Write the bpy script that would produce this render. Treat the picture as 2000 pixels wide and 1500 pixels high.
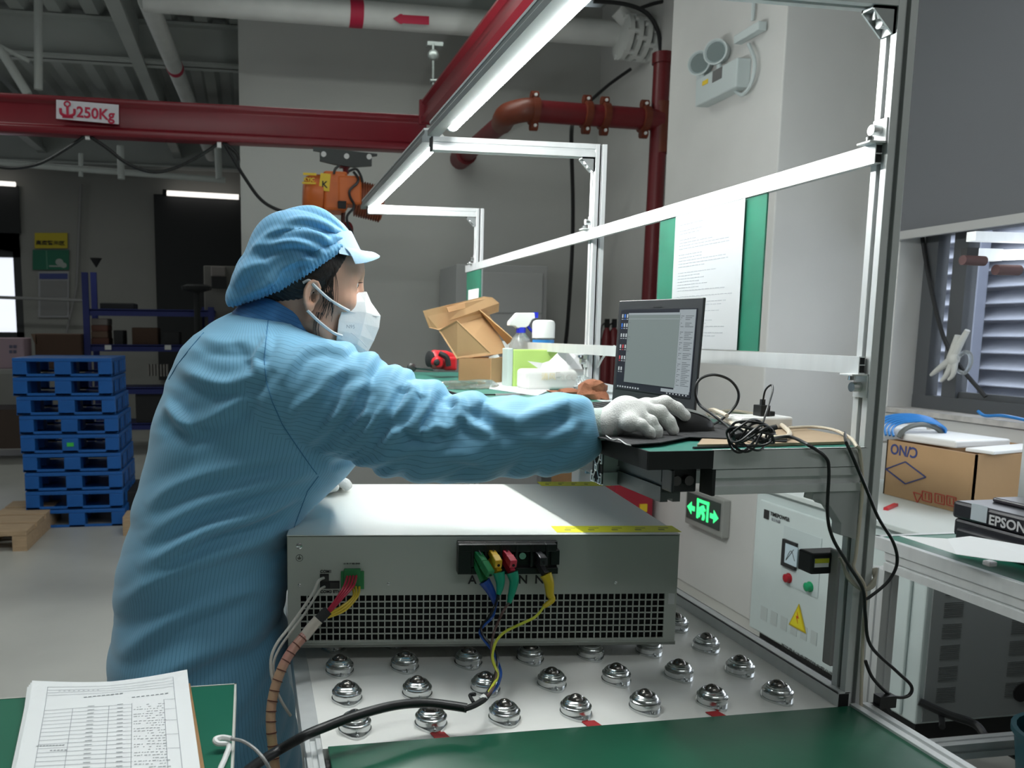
import bpy, math, random
import numpy as np
from mathutils import Vector, Matrix
from mathutils.bvhtree import BVHTree
random.seed(7); RNG=np.random.RandomState(5)
for o in list(bpy.data.objects): bpy.data.objects.remove(o)
sc=bpy.context.scene; COL=sc.collection
# ------------------------------------------------------------------ camera, world, light, exposure
F_=1656.3; PITCH=.1292; ROLL=.0079; YAW=.1772; PCX=784.9; PCY=862.5; CZ=1.28
def _basis():
    c,s=math.cos(PITCH),math.sin(PITCH)
    fw=Vector((0,c,-s)); up=Vector((0,s,c)); r=Vector((1,0,0))
    r2=r*math.cos(ROLL)+up*math.sin(ROLL); u2=-r*math.sin(ROLL)+up*math.cos(ROLL)
    m=Matrix.Rotation(-YAW,3,'Z'); return m@r2,m@u2,m@fw
CR,CU,CF=_basis(); CP=Vector((0,0,CZ))
cd=bpy.data.cameras.new('camera'); cam=bpy.data.objects.new('camera',cd); COL.objects.link(cam)
cam.matrix_world=Matrix(((CR.x,CU.x,-CF.x,0),(CR.y,CU.y,-CF.y,0),(CR.z,CU.z,-CF.z,CZ),(0,0,0,1)))
cd.sensor_width=36; cd.lens=36*F_/2000; cd.shift_x=(1000-PCX)/2000; cd.shift_y=(PCY-750)/2000
cd.clip_start=.05; cd.clip_end=200
cd.dof.use_dof=True; cd.dof.focus_distance=1.45; cd.dof.aperture_fstop=9.0
sc.camera=cam
def at(u,v,x=None,y=None,z=None):
    d=CF+CR*((u-PCX)/F_)-CU*((v-PCY)/F_)
    t=x/d.x if x is not None else (y/d.y if y is not None else (z-CZ)/d.z)
    return CP+d*t
w=bpy.data.worlds.new('world'); sc.world=w; w.use_nodes=True
w.node_tree.nodes['Background'].inputs[0].default_value=(.80,.88,1,1)
w.node_tree.nodes['Background'].inputs[1].default_value=6.0
def area(name,loc,size,power,col=(1,1,1),rot=(0,0,0)):
    l=bpy.data.lights.new(name,'AREA'); l.shape='RECTANGLE'; l.size,l.size_y=size; l.energy=power; l.color=col
    o=bpy.data.objects.new(name,l); o.location=loc; o.rotation_euler=rot; COL.objects.link(o); return o
# added fills overhead and at the left wall, without fixtures; right-hand window daylight
area('ceiling_fill_light',(-.15,1.55,3.40),(2.4,.3),40,(.95,1,.98))
area('ceiling_fill_light',(.9,-1.3,3.45),(2.4,.25),22,(.95,1,.98))
area('ceiling_fill_light',(.9,5.0,3.35),(1.6,.2),12,(.95,1,.95))
area('ceiling_fill_light',(-2.6,4.2,3.35),(2.0,.2),16,(.95,1,.95))
area('ceiling_fill_light',(-2.0,9.0,3.35),(2.0,.2),14,(.95,1,.95))
area('left_fill_light',(-5.9,5.5,2.0),(2.2,5.5),26,(.9,.96,1),(0,math.radians(-100),0))  # added side fill, the left wall has no window here
area('right_window_daylight',(2.62,1.9,1.36),(.6,2.0),9,(.88,.94,1),(0,math.radians(90),0))
sc.view_settings.view_transform='Standard'; sc.view_settings.look='None'
sc.view_settings.gamma=1; sc.view_settings.use_curve_mapping=False
sc.view_settings.exposure=0.0
LED=108.0
# ------------------------------------------------------------------ materials
MATS={}
def M(name,col,rough=.5,metal=0,noise=0,nscale=8,bump=0,bscale=60,emit=None,es=0,alpha=1,trans=0,spec=None,stretch=None,col2=None):
    if name in MATS: return MATS[name]
    m=bpy.data.materials.new(name); m.use_nodes=True; nt=m.node_tree; b=nt.nodes['Principled BSDF']
    c=(*col,1); b.inputs['Base Color'].default_value=c; b.inputs['Roughness'].default_value=rough
    b.inputs['Metallic'].default_value=metal
    if spec is not None: b.inputs['Specular IOR Level'].default_value=spec
    tc=nt.nodes.new('ShaderNodeTexCoord'); vec=tc.outputs['Object']
    if stretch:
        mp=nt.nodes.new('ShaderNodeMapping'); mp.inputs['Scale'].default_value=stretch
        nt.links.new(vec,mp.inputs[0]); vec=mp.outputs[0]
    if noise or col2:
        n=nt.nodes.new('ShaderNodeTexNoise'); n.inputs['Scale'].default_value=nscale; n.inputs['Detail'].default_value=6
        nt.links.new(vec,n.inputs['Vector'])
        r=nt.nodes.new('ShaderNodeValToRGB'); a=1-noise
        c2=col2 or tuple(x*a for x in col)
        r.color_ramp.elements[0].color=(*c2,1); r.color_ramp.elements[0].position=.32
        r.color_ramp.elements[1].color=c; r.color_ramp.elements[1].position=.62
        nt.links.new(n.outputs['Fac'],r.inputs[0]); nt.links.new(r.outputs[0],b.inputs['Base Color'])
    if bump:
        n2=nt.nodes.new('ShaderNodeTexNoise'); n2.inputs['Scale'].default_value=bscale; n2.inputs['Detail'].default_value=3
        nt.links.new(vec,n2.inputs['Vector']); bp=nt.nodes.new('ShaderNodeBump')
        bp.inputs['Strength'].default_value=bump; bp.inputs['Distance'].default_value=.01
        nt.links.new(n2.outputs['Fac'],bp.inputs['Height']); nt.links.new(bp.outputs[0],b.inputs['Normal'])
    if emit: b.inputs['Emission Color'].default_value=(*emit,1); b.inputs['Emission Strength'].default_value=es
    if trans: b.inputs['Transmission Weight'].default_value=trans; b.inputs['IOR'].default_value=1.35
    if alpha<1: b.inputs['Alpha'].default_value=alpha
    MATS[name]=m; return m
ALU=M('aluminium',(.70,.72,.72),.42,.35,noise=.08,nscale=30,bump=.02,bscale=300,stretch=(1,1,.05))
ALUD=M('aluminium_slot',(.16,.17,.17),.5,.6)
STEEL=M('zinc_steel',(.68,.70,.70),.22,1)
BALL=M('steel_ball',(.17,.16,.15),.22,.9)
BLK=M('black_plastic',(.012,.013,.014),.38)
BLKM=M('black_matte',(.015,.016,.017),.75)
WHT=M('white_plastic',(.80,.81,.80),.4)
WALL=M('wall_paint',(.50,.51,.49),.85,noise=.07,nscale=1.3,bump=.03)
WALL2=M('column_paint',(.62,.62,.60),.8,noise=.10,nscale=1.6,bump=.03)
DECK=M('deck_paint',(.50,.53,.51),.6,noise=.10,nscale=2)
PIPEW=M('white_pipe_paint',(.66,.68,.66),.5,noise=.12,nscale=5)
RED=M('red_paint',(.17,.006,.014),.38,noise=.15,nscale=3)
REDP=M('red_pipe_paint',(.14,.008,.012),.42,noise=.15,nscale=5)
ORAP=M('orange_coupling_paint',(.14,.026,.009),.45,noise=.2,nscale=9)
GRN=M('green_mat',(.022,.19,.125),.36,noise=.14,nscale=7,bump=.015)
GRN2=M('green_belt',(.012,.105,.058),.30,noise=.25,nscale=6,bump=.03,bscale=25)
GRND=M('green_board',(.015,.25,.15),.55,noise=.22,nscale=14)
PAPER=M('paper',(.84,.86,.87),.8,bump=.05,bscale=12)
PRINT=M('print_grey',(.25,.27,.29),.8)
INK=M('ink_black',(.02,.02,.02),.7)
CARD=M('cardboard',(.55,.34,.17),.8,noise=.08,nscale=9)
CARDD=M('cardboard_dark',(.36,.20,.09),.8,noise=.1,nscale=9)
CHAS=M('chassis_shaded',(.42,.45,.41),.42,bump=.02,bscale=500)  # chassis grey with the shade of the front put into the colour
CHAST=M('chassis_lit',(.72,.74,.70),.34,noise=.03,nscale=3)  # chassis grey made lighter for the lamp light on top
TABW=M('table_sheet',(.86,.86,.83),.28,noise=.14,nscale=5,bump=.01)
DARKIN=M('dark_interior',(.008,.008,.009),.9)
BLUEP=M('blue_pallet_plastic',(.008,.115,.42),.42,noise=.12,nscale=6)
CABW=M('cabinet_white',(.58,.66,.65),.42,noise=.03)
CABG=M('cabinet_grey',(.30,.32,.32),.5)
WOOD=M('pallet_wood',(.48,.34,.21),.8,noise=.2,nscale=10,stretch=(1,8,8))
# ------------------------------------------------------------------ builders
def link(o,parent=None):
    COL.objects.link(o)
    if parent is not None: o.parent=parent
    return o
WL={}
def wloc(o):
    return Vector((0,0,0)) if o is None else WL.get(o.name,Vector((0,0,0)))
def tag(o,label=None,cat=None,group=None,kind=None):
    for k,v in (('label',label),('category',cat),('group',group),('kind',kind)):
        if v: o[k]=v
    return o
def thing(name,loc,label,cat,group=None,kind=None):
    o=bpy.data.objects.new(name,None); o.empty_display_size=.05; o.location=loc; COL.objects.link(o)
    WL[o.name]=Vector(loc); return tag(o,label,cat,group,kind)
class MB:
    def __init__(s,T=None): s.v=[];s.f=[];s.T=T
    def add(s,vs,fs):
        n=len(s.v)
        if s.T is not None: vs=[s.T@Vector(p) for p in vs]
        s.v+=[tuple(p) for p in vs]; s.f+=[tuple(i+n for i in f) for f in fs]; return s
    def box(s,a,b):
        x0,y0,z0=[min(a[i],b[i]) for i in range(3)]; x1,y1,z1=[max(a[i],b[i]) for i in range(3)]
        return s.add([(x0,y0,z0),(x1,y0,z0),(x1,y1,z0),(x0,y1,z0),(x0,y0,z1),(x1,y0,z1),(x1,y1,z1),(x0,y1,z1)],
          [(0,3,2,1),(4,5,6,7),(0,1,5,4),(1,2,6,5),(2,3,7,6),(3,0,4,7)])
    def cbox(s,c,size,R=None):
        h=[q/2 for q in size]; c=Vector(c); R=R or Matrix.Identity(3)
        vs=[c+R@Vector((i*h[0],j*h[1],k*h[2])) for k in(-1,1) for i,j in((-1,-1),(1,-1),(1,1),(-1,1))]
        return s.add(vs,[(0,3,2,1),(4,5,6,7),(0,1,5,4),(1,2,6,5),(2,3,7,6),(3,0,4,7)])
    def quad(s,a,b,c,d,th=0):
        if not th: return s.add([a,b,c,d],[(0,1,2,3)])
        a,b,c,d=map(Vector,(a,b,c,d)); n=(b-a).cross(d-a).normalized()*th
        return s.add([a,b,c,d,a+n,b+n,c+n,d+n],[(3,2,1,0),(4,5,6,7),(0,1,5,4),(1,2,6,5),(2,3,7,6),(3,0,4,7)])
    def prism(s,poly,p0,ex,ey,ax):
        """poly 2D points in ex,ey from p0, extruded by ax"""
        p0,ex,ey,ax=map(Vector,(p0,ex,ey,ax)); n=len(poly)
        vs=[p0+ex*a+ey*b for a,b in poly]; vs+=[q+ax for q in vs]
        fs=[tuple(range(n))[::-1],tuple(range(n,2*n))]+[(i,(i+1)%n,n+(i+1)%n,n+i) for i in range(n)]
        return s.add(vs,fs)
    def cyl(s,p0,p1,r,r2=None,n=16,caps=True):
        p0,p1=Vector(p0),Vector(p1); r2=r if r2 is None else r2
        d=(p1-p0).normalized(); a=d.orthogonal().normalized(); b=d.cross(a)
        vs=[];
        for p,q in((p0,r),(p1,r2)):
            vs+=[p+(a*math.cos(2*math.pi*i/n)+b*math.sin(2*math.pi*i/n))*q for i in range(n)]
        fs=[(i,(i+1)%n,n+(i+1)%n,n+i) for i in range(n)]
        if caps: fs+=[tuple(range(n))[::-1],tuple(range(n,2*n))]
        return s.add(vs,fs)
    def tube(s,pts,r,n=8,smooth=True,sub=6):
        P=[Vector(p) for p in pts]
        if smooth and len(P)>2:
            Q=[]
            for i in range(len(P)-1):
                p0=P[max(i-1,0)];p1=P[i];p2=P[i+1];p3=P[min(i+2,len(P)-1)]
                for k in range(sub):
                    t=k/sub;t2=t*t;t3=t2*t
                    Q.append(.5*((2*p1)+(p2-p0)*t+(2*p0-5*p1+4*p2-p3)*t2+(3*p1-p0-3*p2+p3)*t3))
            Q.append(P[-1]);P=Q
        m=len(P); T=[(P[min(i+1,m-1)]-P[max(i-1,0)]).normalized() for i in range(m)]
        a=T[0].orthogonal().normalized(); vs=[]
        for i in range(m):
            a=(a-T[i]*a.dot(T[i]))
            a=a.normalized() if a.length>1e-6 else T[i].orthogonal().normalized()
            b=T[i].cross(a); rr=r if not hasattr(r,'__len__') else r[0]+(r[1]-r[0])*i/(m-1)
            vs+=[P[i]+(a*math.cos(2*math.pi*k/n)+b*math.sin(2*math.pi*k/n))*rr for k in range(n)]
        fs=[(i*n+k,i*n+(k+1)%n,(i+1)*n+(k+1)%n,(i+1)*n+k) for i in range(m-1) for k in range(n)]
        fs+=[tuple(range(n))[::-1],tuple(range((m-1)*n,m*n))]
        return s.add(vs,fs)
    def lathe(s,c,prof,n=24,ax=(0,0,1),sx=1,sy=1):
        c=Vector(c);ax=Vector(ax).normalized()
        a=Vector((1,0,0)) if abs(ax.z)>.9 else ax.orthogonal().normalized(); b=ax.cross(a); vs=[];m=len(prof)
        for r,h in prof: vs+=[c+ax*h+(a*math.cos(2*math.pi*k/n)*sx+b*math.sin(2*math.pi*k/n)*sy)*r for k in range(n)]
        fs=[(i*n+k,i*n+(k+1)%n,(i+1)*n+(k+1)%n,(i+1)*n+k) for i in range(m-1) for k in range(n)]
        fs+=[tuple(range(n))[::-1],tuple(range((m-1)*n,m*n))]
        return s.add(vs,fs)
    def ball(s,c,r,n=16,S=(1,1,1)):
        c=Vector(c);vs=[];m=n//2
        for i in range(m+1):
            th=math.pi*i/m
            for k in range(n):
                ph=2*math.pi*k/n; vs.append(c+Vector((r*S[0]*math.sin(th)*math.cos(ph),r*S[1]*math.sin(th)*math.sin(ph),r*S[2]*math.cos(th))))
        return s.add(vs,[(i*n+k,(i+1)*n+k,(i+1)*n+(k+1)%n,i*n+(k+1)%n) for i in range(m) for k in range(n)])
    def build(s,name,mat,parent=None,smooth=False,bevel=0,label=None,loc=None,seg=2):
        me=bpy.data.meshes.new(name); o=bpy.data.objects.new(name,me)
        base=wloc(parent) if parent is not None else Vector((0,0,0))
        off=base
        if parent is None:
            xs=np.array(s.v); c=Vector(((xs[:,0].min()+xs[:,0].max())/2,(xs[:,1].min()+xs[:,1].max())/2,xs[:,2].min()))
            off=c; o.location=c; 
        me.from_pydata([(p[0]-off.x,p[1]-off.y,p[2]-off.z) for p in s.v],[],s.f)
        me.materials.append(mat)
        if smooth: me.polygons.foreach_set('use_smooth',[True]*len(me.polygons)); 
        me.update(); link(o,parent); WL[o.name]=off.copy()
        if bevel:
            b=o.modifiers.new('b','BEVEL'); b.width=bevel; b.segments=seg; b.limit_method='ANGLE'; b.angle_limit=.6
            b.harden_normals=False
        if smooth and not bevel:
            try: me.set_sharp_from_angle(angle=.75)
            except Exception: pass
        if label: o['label']=label
        return o
def text(s,size,mat,p,ex,ey,parent,name='lettering',align='LEFT',th=.0004,sx=1,bold=0):
    cu=bpy.data.curves.new('t','FONT'); cu.body=s; cu.size=size; cu.align_x=align; cu.extrude=th; cu.resolution_u=3; cu.offset=bold
    o=bpy.data.objects.new('t',cu); COL.objects.link(o); bpy.context.view_layer.update()
    me=bpy.data.meshes.new_from_object(o.evaluated_get(bpy.context.evaluated_depsgraph_get()))
    bpy.data.objects.remove(o)
    ex=Vector(ex).normalized(); ey=Vector(ey); ey=(ey-ex*ey.dot(ex)).normalized(); ez=ex.cross(ey); p=Vector(p)-wloc(parent)
    for v in me.vertices: v.co=p+ex*(v.co.x*sx)+ey*v.co.y+ez*v.co.z
    me.materials.clear(); me.materials.append(mat); me.name=name
    n=bpy.data.objects.new(name,me); link(n,parent); WL[n.name]=wloc(parent).copy(); return n
def slots(wd,ht,n=1,m=1,d=.006,sw=.008):
    """outline of a T slot profile, n slots along width, m along height"""
    P=[]
    def side(L,k,fx):
        out=[0.0]; pts=[]
        for i in range(k):
            c=L*(i+.5)/k; pts+=[(c-sw/2,0),(c-sw/2,d),(c+sw/2,d),(c+sw/2,0)]
        return [fx(a,b) for a,b in [(0,0)]+pts]
    P+=side(wd,n,lambda a,b:(a,b)); P+=side(ht,m,lambda a,b:(wd-b,a))
    P+=side(wd,n,lambda a,b:(wd-a,ht-b)); P+=side(ht,m,lambda a,b:(b,ht-a))
    return P
def profile(mb,x0,y0,z0,x1,y1,z1,ax,n=1,m=1,d=.005,sw=.008):
    """T slot bar filling the box, extruded along ax"""
    if ax=='z': mb.prism(slots(x1-x0,y1-y0,n,m,d,sw),(x0,y0,z0),(1,0,0),(0,1,0),(0,0,z1-z0))
    if ax=='x': mb.prism(slots(y1-y0,z1-z0,n,m,d,sw),(x0,y0,z0),(0,1,0),(0,0,1),(x1-x0,0,0))
    if ax=='y': mb.prism(slots(z1-z0,x1-x0,n,m,d,sw),(x0,y0,z0),(0,0,1),(1,0,0),(0,y1-y0,0))
    return mb
def copy_tree(o,loc=None,parent=None):
    c=o.copy(); COL.objects.link(c)
    if parent is not None: c.parent=parent
    if loc is not None: c.location=loc
    for ch in list(o.children): copy_tree(ch,None,c)
    return c
# ---- implicit surfaces
def nets(Fv,xs,ys,zs):
    S=Fv<0
    nx,ny,nz=Fv.shape
    c=[S[i:nx-1+i,j:ny-1+j,k:nz-1+k] for i in(0,1) for j in(0,1) for k in(0,1)]
    anyv=np.logical_or.reduce(c); allv=np.logical_and.reduce(c); act=anyv&~allv
    I=np.argwhere(act); N=len(I); idx=-np.ones(act.shape,np.int64); idx[tuple(I.T)]=np.arange(N)
    acc=np.zeros((N,3)); cnt=np.zeros(N)
    cor=[(i,j,k) for i in(0,1) for j in(0,1) for k in(0,1)]
    G=[xs,ys,zs]
    for a in cor:
        for ax in range(3):
            if a[ax]: continue
            b=list(a); b[ax]=1
            pa=I+a; pb=I+b; fa=Fv[tuple(pa.T)]; fb=Fv[tuple(pb.T)]
            m=(fa<0)!=(fb<0); t=np.where(m,fa/(fa-fb+1e-12),0)
            for q in range(3):
                A=G[q][pa[:,q]];B=G[q][pb[:,q]]; acc[:,q]+=np.where(m,A+(B-A)*t,0)
            cnt+=m
    V=acc/np.maximum(cnt,1)[:,None]
    faces=[]
    for ax in range(3):
        o1,o2=[(1,2),(2,0),(0,1)][ax]
        sl=[slice(None)]*3; sl2=[slice(None)]*3; sl[ax]=slice(0,-1); sl2[ax]=slice(1,None)
        A=S[tuple(sl)];B=S[tuple(sl2)]; E=np.argwhere(A!=B)
        E=E[(E[:,o1]>0)&(E[:,o2]>0)&(E[:,o1]<Fv.shape[o1]-1)&(E[:,o2]<Fv.shape[o2]-1)]
        inside=A[tuple(E.T)]
        def cell(d1,d2):
            q=E.copy(); q[:,o1]-=d1; q[:,o2]-=d2; return idx[tuple(q.T)]
        q=np.stack([cell(1,1),cell(0,1),cell(0,0),cell(1,0)],1)
        q[~inside]=q[~inside][:,::-1]; faces.append(q)
    return V,np.concatenate(faces)
def mesh_np(name,V,Fc,mat,parent,attrs=None,smooth=True):
    base=np.array(wloc(parent)); me=bpy.data.meshes.new(name)
    me.vertices.add(len(V)); me.vertices.foreach_set('co',(V-base).astype(np.float32).ravel())
    me.loops.add(Fc.size); me.loops.foreach_set('vertex_index',Fc.astype(np.int32).ravel())
    me.polygons.add(len(Fc)); me.polygons.foreach_set('loop_start',np.arange(0,Fc.size,Fc.shape[1],dtype=np.int32))
    me.polygons.foreach_set('use_smooth',np.ones(len(Fc),bool)); me.update(calc_edges=True); me.validate()
    for k,a in (attrs or {}).items():
        at_=me.attributes.new(k,'FLOAT','POINT'); at_.data.foreach_set('value',a.astype(np.float32))
    me.materials.append(mat); o=bpy.data.objects.new(name,me); link(o,parent); WL[o.name]=wloc(parent).copy(); return o
def cone(P,a,b,r1,r2):
    a=np.array(a,np.float32);b=np.array(b,np.float32);ba=b-a
    t=np.clip(((P-a)@ba)/(ba@ba),0,1); return np.linalg.norm(P-a-t[...,None]*ba,axis=-1)-(r1+(r2-r1)*t)
def ell(P,c,r,R=None):
    q=P-np.array(c,np.float32)
    if R is not None: q=q@np.array(R,np.float32)
    r=np.array(r,np.float32); k=np.linalg.norm(q/r,axis=-1); return (k-1)*min(r)*(.6+.4*np.clip(k,0,1))
def smin(a,b,k):
    h=np.clip(.5+.5*(b-a)/k,0,1); return b+(a-b)*h-k*h*(1-h)
def smax(a,b,k): return -smin(-a,-b,k)
def wnoise(P,freq,seed,n=7):
    r=np.random.RandomState(seed); out=0
    for i in range(n):
        k=r.normal(size=3); k/=np.linalg.norm(k); k*=freq*r.uniform(.6,1.5)
        out=out+np.sin(P@k.astype(np.float32)+r.uniform(0,6.28))
    return out/n
def grid(lo,hi,h):
    xs=[np.arange(lo[i],hi[i]+h,h,dtype=np.float32) for i in range(3)]
    P=np.stack(np.meshgrid(*xs,indexing='ij'),-1); return xs,P
# ================================================================== ROOM
def struct(mb,name,mat,**k): o=mb.build(name,mat,**k); o['kind']='structure'; return o
FLOORM=M('floor_paint',(.50,.50,.465),.33,noise=.20,nscale=1.4,bump=.01,bscale=20)
struct(MB().box((-6,-4,-.05),(2.92,12.2,0)),'floor',FLOORM)
# corrugated steel deck, ribs run front to back
mb=MB(); x=-6.0
poly=[]
while x<2.7:
    poly+=[(x,0),(x+.10,0),(x+.14,.07),(x+.24,.07)]; x+=.28
poly+=[(2.92,0),(2.92,.12),(-6,.12)]
struct(mb.prism(poly,(0,-4,3.75),(1,0,0),(0,0,1),(0,16.2,0)),'ceiling',DECK)
# walls
struct(MB().box((-.05,6.5,0),(3.0,6.7,3.75)).box((-.05,6.7,0),(.15,12.05,3.75)),'wall_back',WALL)
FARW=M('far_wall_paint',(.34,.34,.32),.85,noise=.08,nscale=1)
# far wall of the deep bay with two window openings
mb=MB(); 
mb.box((-6,12,0),(-4.2,12.15,3.75)); mb.box((-4.2,12,0),(-2.93,12.15,1.15)); mb.box((-4.2,12,2.62),(-2.93,12.15,3.75))
mb.box((-2.93,12,0),(-.05,12.15,3.75))
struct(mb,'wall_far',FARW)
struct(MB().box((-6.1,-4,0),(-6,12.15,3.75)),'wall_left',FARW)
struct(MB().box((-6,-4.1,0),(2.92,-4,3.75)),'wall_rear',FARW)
# right wall with the window, sill at .97
WX=2.7
mb=MB(); mb.box((WX,-4,0),(WX+.22,6.7,.96)); mb.box((WX,-4,1.75),(WX+.22,6.7,3.75)); mb.box((WX,3.22,.96),(WX+.22,6.7,1.75)); mb.box((WX,-4,.96),(WX+.22,.6,1.75))
struct(mb,'wall_right',WALL2)
struct(MB().box((2.2,3.36,0),(WX+.02,4.36,3.75)),'wall_column',WALL2,bevel=.006)
# ceiling beams
for i,(y,z0,z1,x0,x1) in enumerate([(5.9,3.38,3.60,-.1,2.2),(7.5,3.42,3.74,-6,-.05),(11.3,3.28,3.70,-6,-.05),(9.6,3.45,3.62,-6,-.05)]):
    mb=MB().box((x0,y-.09,z0),(x1,y+.09,z0+.02)).box((x0,y-.012,z0),(x1,y+.012,z1)).box((x0,y-.09,z1-.02),(x1,y+.09,z1)); struct(mb,'trim_%d'%(i+1),DECK)
for i,(x,) in enumerate([(-2.45,),(-.85,)]):
    struct(MB().box((x-.05,5.0,3.40),(x+.05,12,3.44)).box((x-.008,5.0,3.44),(x+.008,12,3.75)),'trim_%d'%(i+6),DECK)
# open steel truss members under the deck on the left
for i,(a,b,r) in enumerate([((75,0,6.3),(75,175,6.3),.028),((0,95,6.3),(55,185,6.3),.03),((0,90,6.3),(58,120,6.3),.016),((235,285,8),(237,350,8),.03),((425,285,8),(428,350,8),.03),((158,300,8.2),(158,345,8.2),.02),((0,318,8.2),(440,352,8.2),.028)]):
    p=at(a[0],a[1],y=a[2]); q=at(b[0],b[1],y=b[2])
    tag(MB().cyl(p,q,r,n=10).build('truss_rod',DECK,smooth=True),['thick white upright rod above the red crane beam, far left','white diagonal brace crossing behind the red crane beam at the left edge','thin white curved brace rod at the upper left edge','white upright strut under the deck, left of the second cable loop','white upright strut beside the pale wall corner, under the crane beam','short white strut above the first cable loop','long white horizontal chord below the crane beam'][i],'ceiling rod')
struct(MB().box((WX-.015,3.9,0),(WX,5,.1)),'baseboard_right',WALL2)
# far window (left) with dark frame
wf=M('window_frame_dark',(.035,.037,.04),.5)
mb=MB(); z0,z1=1.15,2.62
for (a,b,c,d) in [(-4.2,-4.1,z0,z1),(-3.03,-2.93,z0,z1),(-4.2,-2.93,z0,z0+.08),(-4.2,-2.93,z1-.08,z1),(-4.2,-2.93,2.20,2.34)]: mb.box((a,12.02,c),(b,12.1,d))
w1=struct(mb,'window_1',wf)
SKYG=M('overcast_glass',(.9,.95,1),.3,emit=(.86,.90,1),es=1.0)
MB().box((-4.2,12.1,z0),(-2.93,12.11,z1)).build('pane',SKYG,w1)
BLIND=M('roller_blind_fabric',(.030,.032,.034),.85,bump=.05,bscale=300)
tag(MB().box((-4.3,11.93,2.50),(-2.90,11.95,3.1)).quad((-4.3,11.95,2.50),(-2.93,11.95,2.50),(-2.93,11.95,2.25),(-4.3,11.95,2.5),.01).build('roller_blind',BLIND),'dark roller blind half lowered over the far left window','blind')
bl=tag(MB().box((-1.22,11.9,.6),(-.06,11.93,3.05)).build('roller_blind',BLIND),'tall dark roller blind on the far wall beside the pale wall corner','blind')
lampm=M('lamp_strip',(1,1,1),.4,emit=(1,.95,.88),es=1.3)
tl=thing('tube_lamp',at(395,381,y=11.8),'thin ceiling tube lamp glowing above the tall dark blind','lamp')
MB().cyl(at(326,377,y=11.8),at(466,385,y=11.8),.035,n=10).build('tube',lampm,tl,smooth=True)
MB().cyl(at(318,376,y=11.8),at(326,377,y=11.8),.045,n=10).build('end_cap',BLKM,tl)
tl=thing('tube_lamp',at(10,357,y=11.8),'thin ceiling tube lamp glowing at the left edge above the window','lamp')
MB().cyl(at(-60,354,y=11.8),at(30,360,y=11.8),.03,n=10).build('tube',lampm,tl,smooth=True)
# big window on the right: roller blind, frame, louvres outside
FR=M('window_frame_grey',(.075,.08,.085),.45)
mb=MB(); yb=3.20; ya=.62
X0,X1=WX+.10,WX+.16
mb.box((X0+.002,yb-.07,1.03),(X1-.002,yb,1.69)); mb.box((X0+.002,ya,1.03),(X1-.002,ya+.07,1.69)); mb.box((X0,ya,.97),(X1,yb,1.03)); mb.box((X0,ya,1.69),(X1,yb,1.75))
mb.box((X0+.004,2.98,1.029),(X1-.004,3.05,1.691)); mb.box((X0+.004,1.72,1.029),(X1-.004,1.80,1.691))
mb.box((X0+.02,1.80,1.03),(X1-.01,2.98,1.055)); 
w2=struct(mb,'window_2',FR)
GLASS=M('window_glass',(1,1,1),.02,trans=1,spec=.5); GLASS.node_tree.nodes['Principled BSDF'].inputs['IOR'].default_value=1.02
MB().box((X0+.03,ya,1.03),(X0+.034,yb,1.70)).build('pane',GLASS,w2)
MB().box((WX-.02,.6,.955),(WX+.10,3.24,.975)).build('window_sill',M('stone_sill',(.55,.53,.50),.6,noise=.3,nscale=20),w2)
tag(MB().tube([at(1800,455,x=WX+.09),at(1818,560,x=WX+.085),at(1852,680,x=WX+.06),at(1925,775,x=WX+.09)],.008).build('window_stay',BLKM,smooth=True),'black friction stay rod crossing the window behind the plastic bag','rod')
LOUV=M('louvre_paint',(.42,.44,.50),.5)
LX=WX+1.25
lv=thing('louvre_screen',(LX,2.2,.3),'pale grey louvred screen outside the right window','louvres')
sl0=None
for i in range(26):
    z=.40+i*.088
    if sl0 is None: sl0=MB().quad((LX,.3,z),(LX,6.2,z),(LX+.09,6.2,z+.07),(LX+.09,.3,z+.07),.006).build('slat',LOUV,lv)
    else: c_=sl0.copy(); COL.objects.link(c_); c_.location=(0,0,i*.088)
MB().box((LX+.10,.3,.3),(LX+.12,6.2,2.8)).build('screen_back',M('louvre_back',(.28,.29,.34),.6),lv)
for y in (2.55,4.05): MB().box((LX-.06,y,.3),(LX+.0,y+.13,2.8)).build('post',M('louvre_post',(.25,.27,.33),.5),lv)
struct(MB().box((WX+.22,-4,-.05),(WX+3,8,0)),'floor_2',FLOORM)
BG=M('blind_grey',(.13,.136,.145),.8,bump=.03,bscale=400)
rb=thing('roller_blind',(WX-.06,1.9,1.69),'large grey roller blind lowered over the upper part of the right window','blind')
MB().box((WX-.045,.4,1.70),(WX-.04,3.24,3.3)).build('fabric',BG,rb)
MB().box((WX-.055,.4,1.672),(WX-.03,3.24,1.705)).build('bottom_bar',M('blind_bar',(.42,.42,.41),.5),rb)
# ================================================================== CRANE, PIPES
by=4.8
def Y(u,v,y=4.8): return at(u,v,y=y)
cr=thing('crane_beam',(-.6,by,2.26),'long dark red crane girder with a 250Kg sign running left to right','crane beam')
A=Y(-60,176);zt=2.462;zb=2.27
mb=MB(); xe=.98; x0=-1.9
mb.prism([(-.05,0),(.05,0),(.05,.035),(.03,.045),(.03,.15),(.045,.165),(.045,.19),(-.045,.19),(-.045,.165),(-.03,.15),(-.03,.045),(-.05,.035)],(x0,by,zb),(0,1,0),(0,0,1),(xe-x0,0,-.0))
mb.build('girder',RED,cr,bevel=.006,smooth=True)
sg=M('sign_white',(.62,.60,.64),.5)
s0=Y(108,196,by-.052); s1=Y(232,204,by-.052)
def pl(u,v,y): p=at(u,v,y=y); return p
MB().quad(pl(110,232,by-.052),pl(232,243,by-.052),pl(232,205,by-.052),pl(110,195,by-.052),.004).build('sign_plate',sg,cr)
RT=M('red_print',(.45,.01,.05),.6)
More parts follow.
